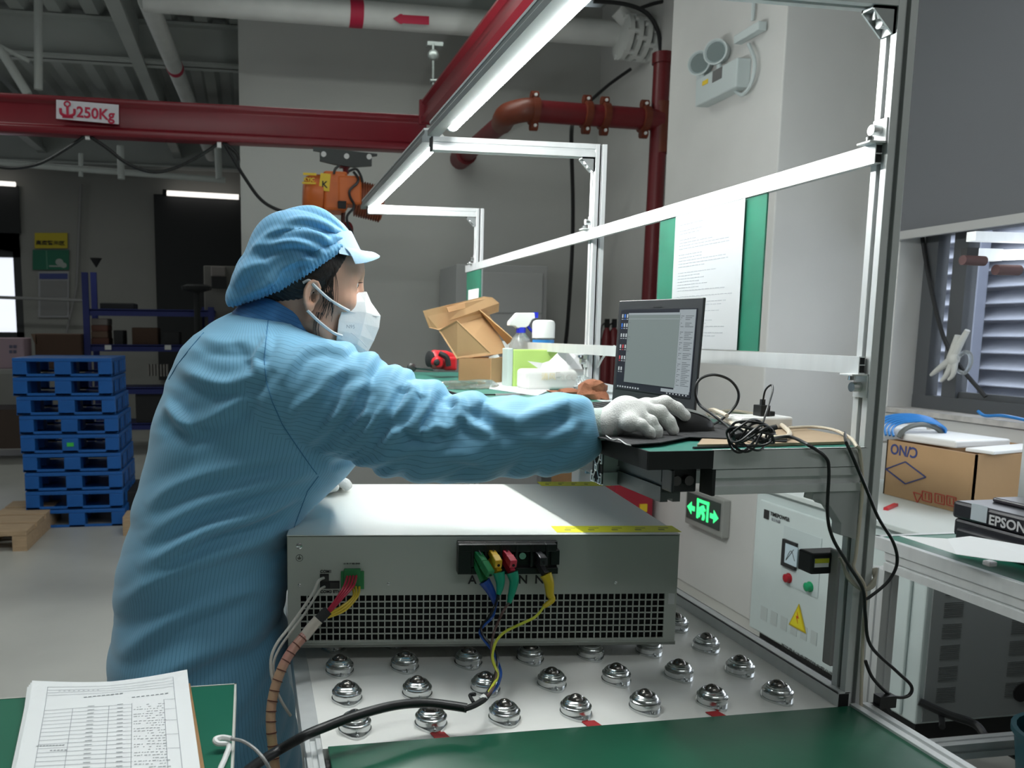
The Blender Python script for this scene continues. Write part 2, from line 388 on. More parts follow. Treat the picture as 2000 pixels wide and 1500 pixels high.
d=pl(230,243,by-.056)-pl(112,232,by-.056)
text('250Kg',.074,RT,pl(149,228,by-.0575),d,(0,0,1),cr,sx=.98,bold=.0018)
c=pl(132,221,by-.0575)
mb=MB(); mb.tube([c+Vector((-.034,0,.022)),c+Vector((-.03,0,-.004)),c+Vector((0,0,-.014)),c+Vector((.03,0,-.004)),c+Vector((.034,0,.022))],.007); mb.box(c+Vector((-.006,-.002,-.01)),c+Vector((.006,.002,.035)))
mb.box(c+Vector((-.026,-.002,-.024)),c+Vector((.026,.002,-.012)))
k=[c+Vector((.014*math.cos(t),0,.045+.012*math.sin(t))) for t in np.linspace(-1.2,4.4,9)]; mb.tube(k,.004); mb.build('hook_symbol',RT,cr)
# runway beam running front to back
rw=thing('runway_beam',(.96,3.0,2.46),'dark red runway beam running towards the camera above the lamp rail','crane beam')
MB().prism([(-.05,0),(.05,0),(.05,.03),(.03,.04),(.03,.09),(.05,.105),(.05,.115),(-.05,.115),(-.05,.105),(-.03,.09),(-.03,.04),(-.05,.03)],(.965,-1.5,2.38),(1,0,0),(0,0,1),(0,6.12,0)).build('girder',RED,rw)
MB().box((.905,4.60,2.375),(1.025,4.62,2.50)).build('end_plate',RED,rw)
hg=thing('beam_hanger',at(850,95,y=5.4),'grey steel hanger clamp and threaded rod above the red crane beam','hanger')
HG=M('hanger_zinc',(.25,.28,.27),.4,.6)
MB().box(at(835,80,y=5.4),at(862,95,y=5.45)).cyl(at(846,85,y=5.4),at(846,235,y=5.4),.008).cyl(at(840,158,y=5.4),at(856,158,y=5.4),.012).ball(at(846,108,y=5.4),.035,S=(1,.6,1)).build('clamp',HG,hg,smooth=True)
# hoist
hy=4.75
ho=thing('electric_hoist',at(660,400,y=hy),'orange electric chain hoist hanging from the red girder','hoist')
ORA=M('hoist_orange',(.60,.13,.018),.45,noise=.15,nscale=12); YEL=M('yellow_print',(.72,.50,.02),.5)
def hp(u,v,dy=0): return at(u,v,y=hy+dy)
tr=MB(); tr.prism([(0,0),(.345,-.02),(.345,-.03),(.315,-.035),(.315,-.085),(.215,-.095),(.11,-.085),(.035,-.07),(.035,-.022),(0,-.018)],hp(612,287,-.05),(1,0,0),(0,0,1),(0,.02,0))
tr.build('trolley_plate',M('trolley_black',(.02,.026,.024),.5),ho)
for u,v in((632,301),(677,305),(721,306)): MB().cyl(hp(u,v,-.056),hp(u,v,-.045),.0145,n=14).build('wheel_bolt',M('bolt_pale',(.55,.56,.55),.4),ho)
MB().tube([hp(668,315),hp(674,325),hp(676,340)],.016).box(hp(664,318,-.02),hp(682,330,.02)).build('hook_mount',REDP,ho,smooth=True)
mb=MB(); mb.lathe(hp(592,382),[(.075,0),(.10,.012),(.115,.05),(.115,.10),(.105,.104)],n=20,ax=(1,0,-.03)).build('motor_cover',ORA,ho,smooth=True)
MB().cbox(hp(652,378),(.13,.20,.205)).build('gear_case',ORA,ho,bevel=.015)
MB().cbox(hp(680,375,-.03),(.13,.15,.15)).build('side_housing',ORA,ho,bevel=.012)
MB().cbox(hp(668,400,-.11),(.045,.02,.04)).build('limit_switch_box',BLKM,ho,bevel=.004)
mb=MB(); FIN=M('fin_red_brown',(.28,.075,.03),.5)
for i in range(11):
    a=hp(694+i*4.7,387+i*1.2); mb.lathe(a,[(.085,0),(.098,.002),(.098,.005),(.085,.007),(.085,.014)],n=24,ax=(1,0,-.1))
mb.build('motor_fins',FIN,ho,smooth=True)
MB().box(hp(592,337,-.117),hp(618,343,-.113)).box(hp(590,355,-.117),hp(617,360,-.113)).build('stripe_print',YEL,ho)
text('KYJC',.026,YEL,hp(593,353,-.120),(1,0,-.03),(0,0,1),ho,bold=.001)
MB().quad(hp(622,372,-.104),hp(643,374,-.104),hp(646,340,-.104),hp(626,338,-.104),.003).build('logo_plate',YEL,ho)
text('K',.048,INK,hp(628,366,-.108),(1,0,-.03),(0,0,1),ho,bold=.001)
mb=MB(); mb.tube([hp(671,410,0),hp(670,432,0),hp(672,470,0)],.012); mb.build('chain',M('chain_brown',(.10,.04,.03),.5,.3),ho,smooth=True)
MB().ball(hp(679,448),.04,S=(.8,.5,1.1)).tube([hp(680,460),hp(688,480),hp(676,490),hp(668,478)],.012).build('hook_block',REDP,ho,smooth=True)
for pts in ([(664,322),(655,330),(652,340)],[(680,335),(695,330),(704,342),(708,356)],[(695,360),(683,372),(684,385),(691,398),(690,408)],[(690,408),(678,422),(680,440),(688,455),(684,470)],[(690,335),(700,350),(694,362)]):
    MB().tube([hp(u,v,-.12) for u,v in pts],.007).build('power_cable',BLK,ho,smooth=True)
fc=thing('festoon_cable',at(170,265,y=4.78),'black cable hanging in loops below the red crane girder','cable')
for pts in ([(-10,325),(30,328),(80,318),(130,290),(165,266)],[(175,266),(210,290),(250,320),(300,336),(350,325),(400,298),(427,280)],[(436,278),(455,310),(480,350),(505,385),(530,404),(560,413),(600,405)],[(440,280),(462,300),(466,315)]):
    MB().tube([at(u,v,y=4.78) for u,v in pts],.009).build('cable_loop',BLK,fc,smooth=True)
for u,v in((171,264),(428,280)): MB().cbox(at(u,v,y=4.78),(.022,.02,.045)).build('cable_clip',WHT,fc)
# white fire main along the ceiling
py=5.75
wp=thing('white_pipe',at(700,25,y=py),'thick white painted ceiling pipe with a red band and a red arrow','pipe')
MB().cyl(at(280,-5,y=py),at(1230,68,y=py),.082,n=24).build('pipe',PIPEW,wp,smooth=True)
MB().cyl(at(682,26,y=py),at(708,28,y=py),.0845,n=24).build('red_band',RT,wp,smooth=True)
mb=MB(); e=at(840,38,y=py-.083)-at(770,34,y=py-.083); e.normalize()
mb.prism([(0,0),(.045,-.03),(.06,-.03),(.06,-.026),(.235,-.026),(.235,.026),(.06,.026),(.06,.03),(.045,.03)],at(768,36,y=py-.085),e,(0,0,1),(0,.004,0)).build('flow_arrow',RT,wp)
mb=MB(); 
for k in range(4):
    c=at(1218+k*17,72+k*2,y=py-.1); mb.lathe(c,[(.11,-.02),(.145,-.015),(.145,.015),(.11,.02)],n=20,ax=(1,0,-.06))
    for t in range(6):
        a=t*1.05+k*.3; mb.cyl(c+Vector((-.03,.13*math.cos(a),.13*math.sin(a))),c+Vector((.05,.13*math.cos(a),.13*math.sin(a))),.016,n=8)
mb.build('flange',PIPEW,wp,smooth=True); MB().cyl(at(1205,20,y=py-.1),at(1228,45,y=py-.1),.05,n=14).build('branch_stub',PIPEW,wp,smooth=True)
MB().tube([at(1160,2,y=py-.25),at(1220,8,y=py-.25),at(1262,25,y=py-.25),at(1285,60,y=py-.25),at(1290,100,y=py-.25)],.014).tube([at(1250,16,y=py-.25),at(1285,5,y=py-.25),at(1330,-2,y=py-.25)],.012).build('black_cable',BLK,wp,smooth=True)
p2=thing('white_pipe',at(380,200,y=6.5),'slim white pipe running back into the bay with a red ring','pipe')
d0=at(288,0,y=5.75); d1=at(345,145,y=7.6); d2=at(412,305,y=10.6)
MB().cyl(d0,d2,.062,n=18).build('pipe',PIPEW,p2,smooth=True)
dd=(d2-d0).normalized(); q=at(334,132,y=7.1); q=d0+dd*((q-d0).dot(dd)); MB().cyl(q,q+dd*.07,.066,n=18).build('red_ring',RT,p2,smooth=True)
# red fire main
ry=5.2
rp=thing('red_pipe',at(1290,300,y=ry),'dark red sprinkler pipe with orange couplings, elbow and riser by the column','pipe')
MB().cyl(at(1294,108,y=ry),at(1262,720,y=ry),.052,n=20).build('riser',REDP,rp,smooth=True)
MB().cyl(at(1294,104,y=ry),at(1293,125,y=ry),.062,n=20).build('riser_flange',REDP,rp,smooth=True)
MB().cyl(at(1292,200,y=ry),at(1288,300,y=ry),.058,n=20).build('tee',ORAP,rp,smooth=True)
a=at(1045,217,y=ry);b=at(1290,235,y=ry); MB().cyl(a,b,.066,n=20).build('branch',REDP,rp,smooth=True)
el=at(1012,214,y=ry); bk=at(905,305,y=6.4)
MB().tube([a,a+(el-a)*.6,el+Vector((-.04,.10,-.01)),el+(bk-el)*.25],.071,n=16).build('elbow',ORAP,rp,smooth=True)
MB().cyl(el+(bk-el)*.2,bk,.062,n=20).build('branch',REDP,rp,smooth=True)
MB().cyl(bk+Vector((0,-.10,0)),bk+Vector((0,.1,0)),.08,n=20).build('wall_collar',REDP,rp,smooth=True)
for u,v in((1043,217),(1145,224),(1180,227),(1258,233)):
    c=at(u,v,y=ry); mb=MB(); mb.lathe(c,[(.066,-.024),(.082,-.02),(.082,.02),(.066,.024)],n=20,ax=(1,0,-.05))
    for s in(-1,1): mb.cyl(c+Vector((-.022,0,s*.09)),c+Vector((.022,0,s*.09)),.028,n=10)
    cl=mb.build('coupling',ORAP,rp,smooth=True)
    mb=MB()
    for s in(-1,1): mb.cyl(c+Vector((0,-.035,s*.09)),c+Vector((0,-.02,s*.09)),.010,n=8)
    mb.build('bolt',WHT,cl)
tag(MB().tube([at(1232,135,y=5.4),at(1190,165,y=5.4),at(1152,198,y=5.35)],.011).build('conduit_cable',BLK,smooth=True),'short black cable slanting down to the red pipe','cable')
tag(MB().tube([at(1122,236,y=5.4),at(1116,265,y=5.6),at(1119,400,y=5.9),at(1117,500,y=6),at(1108,640,y=6),at(1100,700,y=6)],.014).build('hanging_cable',BLK,smooth=True),'long black cable hanging down the back wall behind the middle post','cable')
# emergency light on the column
ex=2.19
em=thing('emergency_light',at(1398,170,x=ex),'white twin-head emergency light mounted high on the column','emergency light')
EMC=M('emergency_case',(.50,.56,.56),.45)
MB().quad(at(1358,208,x=ex),at(1436,183,x=ex),at(1437,124,x=ex),at(1360,148,x=ex),-.001).build('back_plate',EMC,em)
p=[at(1358,208,x=ex-.06),at(1436,183,x=ex-.06),at(1437,124,x=ex-.06),at(1360,148,x=ex-.06)]
yy=sorted([q.y for q in p]); zz=sorted([q.z for q in p])
MB().box((ex-.06,yy[0],zz[0]+.03),(ex+.01,yy[-1],zz[-1]-.02)).build('case',EMC,em,bevel=.006)
MB().box((ex-.062,yy[0]+.12,zz[0]+.10),(ex-.05,yy[0]+.20,zz[0]+.15)).build('display',M('disp_grey',(.12,.12,.12),.4),em)
MB().box((ex-.062,yy[0]+.24,zz[0]+.11),(ex-.05,yy[0]+.29,zz[0]+.13)).build('sticker',YEL,em)
for u,v in((1368,124),(1400,102)):
    c=at(u,v,x=ex-.05); h=MB().lathe(c,[(.03,.05),(.052,.03),(.056,-.02),(.050,-.022),(.042,-.01)],n=20,ax=(.75,.6,.1)).build('lamp_head',EMC,em,smooth=True)
    MB().lathe(c,[(.044,-.012),(.040,-.018)],n=20,ax=(.75,.6,.1)).build('lens',M('lens_grey',(.35,.42,.42),.15,.5),h)
    MB().cyl(c,c+Vector((.02,0,-.08)),.012).build('bracket',EMC,em)
so=tag(MB().box(at(1448,88,x=ex),at(1482,40,x=ex-.04)).build('wall_socket',EMC,bevel=.004),'white socket box above the emergency light on the column','socket')
tag(MB().tube([at(1462,86,x=ex-.02),at(1474,120,x=ex-.02),at(1468,160,x=ex-.02),at(1450,185,x=ex-.02),at(1434,176,x=ex-.02)],.008).tube([at(1470,40,x=ex-.01),at(1473,-10,x=ex-.01)],.008).build('light_cable',EMC,smooth=True),'white cord looping from the socket to the emergency light','cord')
# exit sign
es=thing('exit_sign',at(1378,995,x=ex),'green lit exit sign with a running figure low on the column','exit sign')
p0=at(1340,1026,x=ex-.02);p1=at(1418,966,x=ex-.02)
ya,yb_=min(p0.y,p1.y),max(p0.y,p1.y); za=.340; zb_=.500
MB().box((ex-.03,ya,za-.01),(ex+.01,yb_,zb_+.01)).build('frame',M('exit_frame',(.36,.37,.35),.35,.3),es,bevel=.006)
MB().box((ex-.034,ya+.02,za+.022),(ex-.028,yb_-.02,zb_-.008)).build('panel',M('exit_panel',(.045,.06,.055),.3),es)
GE=M('exit_green_glow',(.05,.8,.3),.5,emit=(.06,1,.28),es=1.0)
W_=yb_-ya; Hh=zb_-za; cy=(ya+yb_)/2; xs_=ex-.036
def eb(a,b,c,d): return MB().box((xs_,cy-a,za+b),(xs_+.002,cy-c,za+d))
mb=MB(); z0=za+.040; z1=zb_-.022
def E2(y0,za_,y1,zb2): mb.box((xs_,cy-y0,za_),(xs_+.002,cy-y1,zb2))
E2(-.052,z0,-.036,z1);E2(.040,z0,.056,z1);E2(-.052,z1-.016,.056,z1)
h=z1-z0
mb.ball((xs_,cy-.010,z1-.034),.011,S=(.1,1,1))
L=lambda pts,r: mb.tube([(xs_,cy-a,z0+b*h) for a,b in pts],r)
L([(.008,.68),(-.002,.45)],.012);L([(-.002,.45),(.018,.25),(.012,.05)],.008);L([(-.004,.45),(-.022,.28),(-.03,.12)],.008);L([(.006,.65),(.028,.52)],.006);L([(.004,.65),(-.022,.56),(-.026,.42)],.006)
zm=z0+h*.40
for s in(-1,1):
    mb.prism([(0,0),(.042,.032),(.042,-.032)],(xs_,cy+s*.145,zm),(0,-s,0),(0,0,1),(.002,0,0)); mb.box((xs_,cy+s*.115,zm-.012),(xs_+.002,cy+s*.072,zm+.012))
mb.build('pictogram',GE,es)
# fire hose cabinet and things behind the device gap
hc=thing('hose_cabinet',at(1240,990,y=4.3),'red fire cabinet with a yellow label on the floor beside the column','fire cabinet')
q0=at(1225,1015,y=4.3);q1=at(1272,890,y=4.3)
MB().box((q0.x-.1,4.25,0),(q1.x,4.5,q1.z+.05)).build('body',M('fire_red',(.30,.012,.03),.4),hc,bevel=.01)
MB().box(at(1250,1000,y=4.24),at(1263,984,y=4.25)).build('label_plate',YEL,hc)
tag(MB().box((at(1120,1030,y=4.6).x,4.6,0),at(1222,880,y=5.0)).build('storage_box',CARDD,bevel=.01),'brown box on the floor left of the red fire cabinet','box')
for u,lab in((1183,'red fire extinguisher just right of the middle post'),(1197,'second red fire extinguisher, beside the laptop lid')):
    f=thing('fire_extinguisher',(at(u,700,y=5.6).x,5.6,.6),lab,'fire extinguisher'); b=at(u,700,y=5.6); r=.035+.008*(u>1190)
    zt_=at(u,640,y=5.6).z
    MB().lathe((b.x,5.6,zt_-.5),[(r,0),(r,.42),(r*.6,.48),(.012,.5)],n=16).build('cylinder',REDP,f,smooth=True)
    MB().cbox((b.x,5.6,zt_+.03),(.03,.02,.06)).tube([(b.x,5.6,zt_+.03),(b.x-.04,5.6,zt_),(b.x-.045,5.6,zt_-.2)],.006).build('valve',BLK,f)
tag(MB().box((2.18,5.45,0),(2.5,5.75,at(1190,640,y=5.6).z-.5)).build('extinguisher_stand',M('stand_grey',(.10,.10,.10),.6),bevel=.01),'dark stand carrying the two fire extinguishers','stand')
# white steel cupboard against the back wall
cb=thing('steel_cupboard',(1.75,6.1,0),'tall grey-white steel cupboard against the back wall','cupboard')
CUP=M('cupboard_paint',(.42,.43,.43),.45)
a=at(893,515,y=5.9);b=at(1072,517,y=5.9); zc=a.z
MB().box((a.x,5.92,0),(b.x,6.45,zc)).build('body',CUP,cb,bevel=.006)
MB().box((a.x+.10,5.90,.08),(b.x-.04,5.925,zc-.22*.25)).build('door',M('cupboard_door',(.46,.47,.47),.4),cb,bevel=.004)
for k in range(1,4): MB().box((a.x+.10,5.895,zc-.06-.28*k),(b.x-.04,5.90,zc-.055-.28*k)).build('door_seam',CABG,cb)
# ================================================================== DEEP BAY
def flat(name,uv,y,mat,label=None,cat=None,th=.01,parent=None):
    ps=[at(u,v,y=y) for u,v in uv]; o=MB().quad(*ps,th).build(name,mat,parent)
    return tag(o,label,cat) if label else o
ys=thing('yellow_sign',at(99,470,y=11.97),'yellow sign with black characters high on the far wall','sign')
YD=M('sign_yellow',(.62,.50,.02),.6); GD=M('sign_green',(.01,.16,.09),.6)
flat('plate',[(68,485),(132,485),(132,455),(68,455)],11.97,YD,parent=ys); text('高度警示区',.060,INK,at(70,477,y=11.95),(1,0,0),(0,0,1),ys,bold=.0015,sx=1.2)
gs=thing('green_sign',at(99,507,y=11.97),'green safety sign with a white hand drawing below the yellow sign','sign')
flat('plate',[(64,527),(135,527),(135,488),(64,488)],11.97,GD,parent=gs)
MB().ball(at(116,512,y=11.96),.05,S=(1,.1,.9)).ball(at(124,518,y=11.96),.04,S=(1,.1,.9)).box(at(96,521,y=11.955),at(130,519,y=11.965)).build('hand_drawing',M('sign_pale',(.4,.45,.42),.6),gs)
MB().box(at(91,526,y=11.955),at(92,489,y=11.965)).build('divider_line',M('sign_line',(.1,.3,.2),.6),gs)
nb=thing('notice_board',at(105,575,y=11.97),'white framed notice with a blue header below the green sign','notice')
flat('frame',[(75,620),(135,620),(135,530),(75,530)],11.97,M('notice_frame',(.40,.40,.42),.6),parent=nb)
flat('blue_header',[(77,545),(132,545),(132,534),(77,534)],11.955,M('notice_blue',(.05,.07,.25),.6),parent=nb,th=.004)
flat('sheet',[(79,580),(131,580),(131,548),(79,548)],11.955,M('notice_sheet',(.27,.27,.27),.7),parent=nb,th=.004)
flat('sheet',[(79,616),(131,616),(131,584),(79,584)],11.955,MATS['notice_sheet'],parent=nb,th=.004)
tag(MB().cyl(at(-20,580,y=11.5),at(165,587,y=11.5),.02).build('wall_conduit',M('conduit_grey',(.3,.3,.3),.5),smooth=True),'thin grey horizontal conduit crossing in front of the far window','conduit')
tag(MB().cyl(at(158,360,y=11.9),at(150,560,y=11.9),.018).cyl(at(150,560,y=11.9),at(130,650,y=11.9),.014).build('wall_conduit',MATS['conduit_grey'],smooth=True),'thin vertical conduit on the far wall right of the signs','conduit')
# blue shelving
sr=thing('blue_shelving',(-1.0,9.2,0),'dark blue boltless shelving rack beside the far wall','shelving')
BS=M('shelf_blue',(.012,.022,.16),.5)
for u,y in((168,9.0),(185,9.6),(400,9.6),(412,9.0)):
    p=at(u,600,y=y); z=at(u,532 if u<300 else 600,y=y).z; MB().box((p.x-.03,y-.02,0),(p.x+.03,y+.02,z)).build('post',BS,sr)
xa=at(168,600,y=9.0).x; xb=at(420,600,y=9.0).x
SHZ=[at(300,v,y=9.0).z for v in (608,677,760,830)]
for z in SHZ:
    sh=MB().box((xa,9.0,z-.05),(xb,9.03,z+.02)).box((xa,9.0,z),(xb,9.6,z+.01)).build('shelf',BS,sr)
for u in(211,328): MB().box(at(u-6,683,y=8.99),at(u+6,674,y=8.985)).build('shelf_tag',WHT,sr)
DK=[M('box_dark_brown',(.075,.04,.025),.8),M('box_mid',(.16,.10,.07),.8),M('box_pale',(.22,.20,.19),.8),M('box_charcoal',(.03,.03,.032),.8),M('box_rust',(.14,.06,.045),.8)]
def bx(u0,v0,u1,v1,y,mat,name,lab,cat='box',dep=.3,z=None,bev=.01):
    a=at(u0,v1,y=y);b=at(u1,v0,y=y); z0=a.z if z is None else z
    o=MB().box((a.x,y,z0),(b.x,y+dep,max(b.z,z0+.02))).build(name,mat,bevel=bev); return tag(o,lab,cat)
z1=SHZ[1]+.012
bx(178,660,212,672,9.05,DK[4],'stored_box','rust coloured box at the bottom of the small stack on the blue shelf',z=z1)
for i,(v0,v1,m,l) in enumerate([(647,660,DK[1],'tan box, third from the top in the small stack on the blue shelf'),(635,647,DK[4],'reddish box, second from the top in the small stack on the blue shelf'),(622,635,DK[2],'pale box on top of the small stack on the blue shelf')]):
    bx(178,v0,210,v1,9.05,m,'stored_box',l)
bx(258,640,308,672,9.05,DK[0],'stored_box','dark brown carton in the middle of the blue shelf',z=z1)
bx(222,645,240,672,9.05,DK[3],'stored_box','narrow black carton between the stack and the brown carton',z=z1)
bx(320,648,350,672,9.05,DK[3],'stored_box','black carton at the right of the middle blue shelf',z=z1)
bx(195,592,262,604,9.1,DK[3],'tray','low dark tray lying on the top blue shelf','tray',z=SHZ[0]+.012)
tag(MB().lathe(at(188,522,y=9.1),[(.005,0),(.06,.09)],n=12).build('funnel',BLKM),'small dark funnel shape on the wall above the blue post','funnel')
for i in range(7): tag(MB().box(at(289+i*6,735,y=9.05),at(293+i*6,711,y=9.15)).build('folder',M('folder_pale',(.32,.30,.28),.7)),'%s pale folder from the left in the row on the lower blue shelf'%['first','second','third','fourth','fifth','sixth','seventh'][i],'folder','pale folders on the lower blue shelf')
bx(265,765,330,800,9.05,DK[3],'stored_box','wide dark crate on the lowest blue shelf',z=SHZ[3]+.012)
# tables and cartons far left
tb=thing('side_table',(-2.9,8.6,0),'grey worktable in front of the far window','table')
zz=at(0,722,y=8.6).z; MB().box((-4.2,8.6,zz-.04),(-1.95,9.4,zz)).build('tabletop',M('table_grey',(.23,.23,.22),.5),tb)
for x in(-4.1,-2.0): MB().box((x-.03,8.65,0),(x+.03,8.7,zz-.04)).build('leg',CABG,tb)
MB().box((-4.15,8.7,.12),(-1.98,9.3,.5)).build('lower_shelf',M('shelf_dark',(.06,.04,.03),.8),tb)
bx(70,652,158,722,8.9,DK[0],'carton','dark brown open carton on the far grey table',z=zz)
o=MB().quad(at(60,652,y=8.9),at(70,652,y=8.9),at(72,672,y=8.9),at(68,672,y=8.9),.01).build('carton_flap',DK[1]); o.parent=[q for q in bpy.data.objects if q.name=='carton'][0]; o.location=Vector(o.location)-Vector(o.parent.location)
pk=bx(-20,660,46,722,8.8,M('pack_pink',(.36,.26,.30),.7),'printed_pack','pink and grey printed pack on the far grey table','pack',z=zz)
for k in range(2):
    for j in range(2): MB().box(at(18+k*8,680+j*10,y=8.795),at(24+k*8,674+j*10,y=8.797)).build('printed_mark',M('pack_mark',(.10,.10,.16),.7),pk)
bx(400,520,470,640,9.3,M('machine_beige',(.16,.155,.14),.6),'office_machine','dim beige machine cabinet behind the cap','machine',dep=.6,z=0)
bx(412,520,440,540,9.2,DK[2],'paper_box','pale box on top of the dim beige machine')
tag(MB().cbox(at(428,552,y=9.2),(.15,.1,.12)).build('printer_unit',BLKM),'small black device on the dim beige machine','printer')
pz_=at(385,600,y=8.6); zz_=at(385,560,y=8.6).z
tag(MB().lathe((pz_.x,8.6,0),[(.18,0),(.16,.03),(.03,.05),(.03,zz_-.06),(.14,zz_-.03),(.15,zz_),(.10,zz_+.02)],n=14).build('swivel_stool',BLKM),'black stool shape against the tall dark blind','stool')
# ---- blue pallets
PW,PD,PH=.60,.62,.1225
def pallet_parts(root):
    x0,y0,z0=root.location
    T=Matrix.Translation((x0,y0,z0))
    mb=MB(T); mb.box((-PW/2,0,.092),(PW/2,PD,.116)).build('deck',BLUEP,root,bevel=.004)
    for yy_ in(0,PD-.03):
        mb=MB(T)
        for xa_,xb_ in((-PW/2,-PW/2+.085),(-.05,.05),(PW/2-.085,PW/2)):
            mb.box((xa_,yy_,.0),(xb_,yy_+.10 if yy_==0 else yy_+.03,.092))
        mb.box((-PW/2,yy_,0),(PW/2,yy_+.02,.016)); mb.build('foot_row',BLUEP,root,bevel=.003)
    for xa_ in(-PW/2,-.05,PW/2-.085): MB(T).box((xa_,PD/2-.05,0),(xa_+.085,PD/2+.05,.092)).build('foot',BLUEP,root)
    for x_ in(-PW/2,PW/2-.012):
        mb=MB(T)
        for k in range(5): mb.box((x_,.05+k*.11,0),(x_+.012,.12+k*.11,.0915))
        mb.box((x_,0,0),(x_+.012,PD,.016)); mb.build('side_web',BLUEP,root)
XL=[62,58,56,50,45,42,37,30,32]; XR=[238,234,233,232,229,228,222,216,212]
ordw=['bottom','second from the bottom','third from the bottom','fourth from the bottom','middle','fourth from the top','third from the top','second from the top','topmost']
first=None
for i in range(9):
    v=1032-i*36.6; a=at(XL[i],v,y=5.69); b=at(XR[i],v,y=5.69)
    loc=((a.x+b.x)/2,5.69,i*PH)
    lab='blue plastic pallet, %s of the stack%s'%(ordw[i],', with a green dot' if i==4 else '')
    if first is None: first=thing('plastic_pallet',loc,lab,'pallet','blue plastic pallets in the stack'); pallet_parts(first); o=first
    else: o=copy_tree(first,loc); o['label']=lab
    if i==4:
        WL[o.name]=Vector(loc); MB().box((loc[0]-.02,5.686,loc[2]+.04),(loc[0]+.022,5.69,loc[2]+.065)).build('green_sticker',M('green_dot',(.05,.55,.08),.6),o)
for (u0,v0,u1,v1,y,lab) in [(-60,966,48,1042,5.1,'wooden pallet at the left edge beside the blue stack'),(240,1002,275,1036,5.4,'wooden block end between the blue stack and the coat')]:
    a=at(u0,v1,y=y);b=at(u1,v0,y=y); wd=thing('wooden_pallet',((a.x+b.x)/2,y,0),lab,'pallet')
    n=4 if u0<0 else 1
    for k in range(n): MB().box((a.x,y+k*.24,.09),(b.x,y+k*.24+.2,.12)).build('plank',WOOD,wd,bevel=.003)
    for x in ((a.x,b.x-.08) if n>1 else (a.x,)): MB().box((x,y,0),(min(x+.08,b.x),y+.9*n/4,.09)).build('bearer',WOOD,wd)
tag(MB().box(at(235,1000,y=5.9),at(300,935,y=6.4)).build('black_crate',BLKM,bevel=.01),'black crate on the floor behind the blue pallets','crate')
# ================================================================== BALL TRANSFER TABLE
TZ=.70
bt=thing('ball_transfer_table',(.48,1.6,0),'white ball transfer table with rows of steel balls, carrying the grey chassis','table')
MB().box((.092,1.122,TZ-.015),(.900,2.12,TZ)).build('tabletop',TABW,bt)
MB().box((.066,1.165,TZ-.04),(.092,2.12,TZ+.002)).build('side_rail',ALU,bt,bevel=.001)
MB().box((.900,1.128,TZ-.05),(.903,2.12,TZ+.0235)).box((.900,1.128,TZ+.0205),(.922,2.12,TZ+.0235)).box((.919,1.16,TZ-.05),(.922,2.12,TZ+.0235)).build('side_rail',ALU,bt,bevel=.0006)
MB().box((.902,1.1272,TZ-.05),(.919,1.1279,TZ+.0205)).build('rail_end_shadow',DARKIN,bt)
for x in(.07,.885):
    for y in(1.2,2.08): mb=MB(); profile(mb,x,y,0,x+.032,y+.032,TZ-.05,'z'); mb.build('leg',ALU,bt)
MB().box((.07,1.13,TZ-.08),(.91,1.17,TZ-.0155)).box((.07,1.13,.2),(.91,1.16,.24)).build('cross_beam',ALU,bt)
GX=[.1435+.1137*i for i in range(7)]; GY=[1.172,1.278,1.389,1.503,1.617]
cup=[(.0232,.0035),(.0228,.0115),(.0242,.0128),(.0236,.0145),(.0205,.0158),(.0212,.0172),(.0202,.0192),(.0178,.0205),(.0180,.0218),(.0160,.0236),(.0146,.0242),(.0132,.0236),(.0126,.0215)]
unit=None
for j,y in enumerate(GY):
    for i,x in enumerate(GX):
        if j==4 and i<6: continue
        if unit is None:
            mb=MB(); hx=.0285
            pts=[]
            for a in range(24):
                t=2*math.pi*a/24; c,s=math.cos(t),math.sin(t)
                r=.0245+.0085*abs(s)**8
                pts.append((r*c,r*s))
            mb.prism(pts,(x,y,TZ+.0002),(1,0,0),(0,1,0),(0,0,.0035)); mb.lathe((x,y,TZ),cup,n=28)
            for s in(-1,1): mb.ball((x,y+s*.0275,TZ+.0038),.003,n=8)
            unit=mb.build('ball_unit',STEEL,bt,smooth=True)
            bl_=MB().ball((x,y,TZ+.0188),.0127,n=20).build('ball',BALL,unit,smooth=True)
            bl_.location=Vector((0,0,0)); me=bl_.data
            base=(x,y)
            # re-home child under the unit
            WL[unit.name]=wloc(bt).copy()
        else:
            u=unit.copy(); COL.objects.link(u); u.location=(x-base[0],y-base[1],0)
            b=bl_.copy(); COL.objects.link(b); b.parent=u
for (u,v) in((846,1432),(1140,1407),(1384,1390)):
    c=at(u+12,v+4,z=TZ+.001); c.y=1.1335; MB().quad(c+Vector((-.008,-.010,0)),c+Vector((.014,-.010,0)),c+Vector((.009,.009,0)),c+Vector((-.012,.008,0)),.0006).build('red_tape',M('red_tape',(.40,.015,.02),.6),bt)
# belt table in the foreground
gb=thing('belt_table',(.5,.7,0),'green topped work table in the right foreground with a bright aluminium edge','table')
MB().box((.099,.0,TZ-.02),(.918,1.121,TZ+.004)).build('belt_top',GRN2,gb,bevel=.001)
mb=MB(); profile(mb,.916,.0,TZ-.05,.948,1.121,TZ+.008,'y'); mb.build('edge_profile',ALU,gb,bevel=.0008)
mb=MB(); profile(mb,.066,.0,TZ-.03,.089,1.124,TZ+.016,'y',d=.004); mb.build('edge_profile',ALU,gb,bevel=.0008)
MB().cyl((.093,1.09,TZ-.018),(.925,1.09,TZ-.018),.017,n=14).build('end_roller',M('roller_dark',(.06,.06,.06),.4,.5),gb,smooth=True)
for x in(.07,.9):
    mb=MB(); profile(mb,x,1.06,0,x+.032,1.092,TZ-.05,'z'); mb.build('leg',ALU,gb)
    mb=MB(); profile(mb,x,.05,0,x+.032,.082,TZ-.05,'z'); mb.build('leg',ALU,gb)
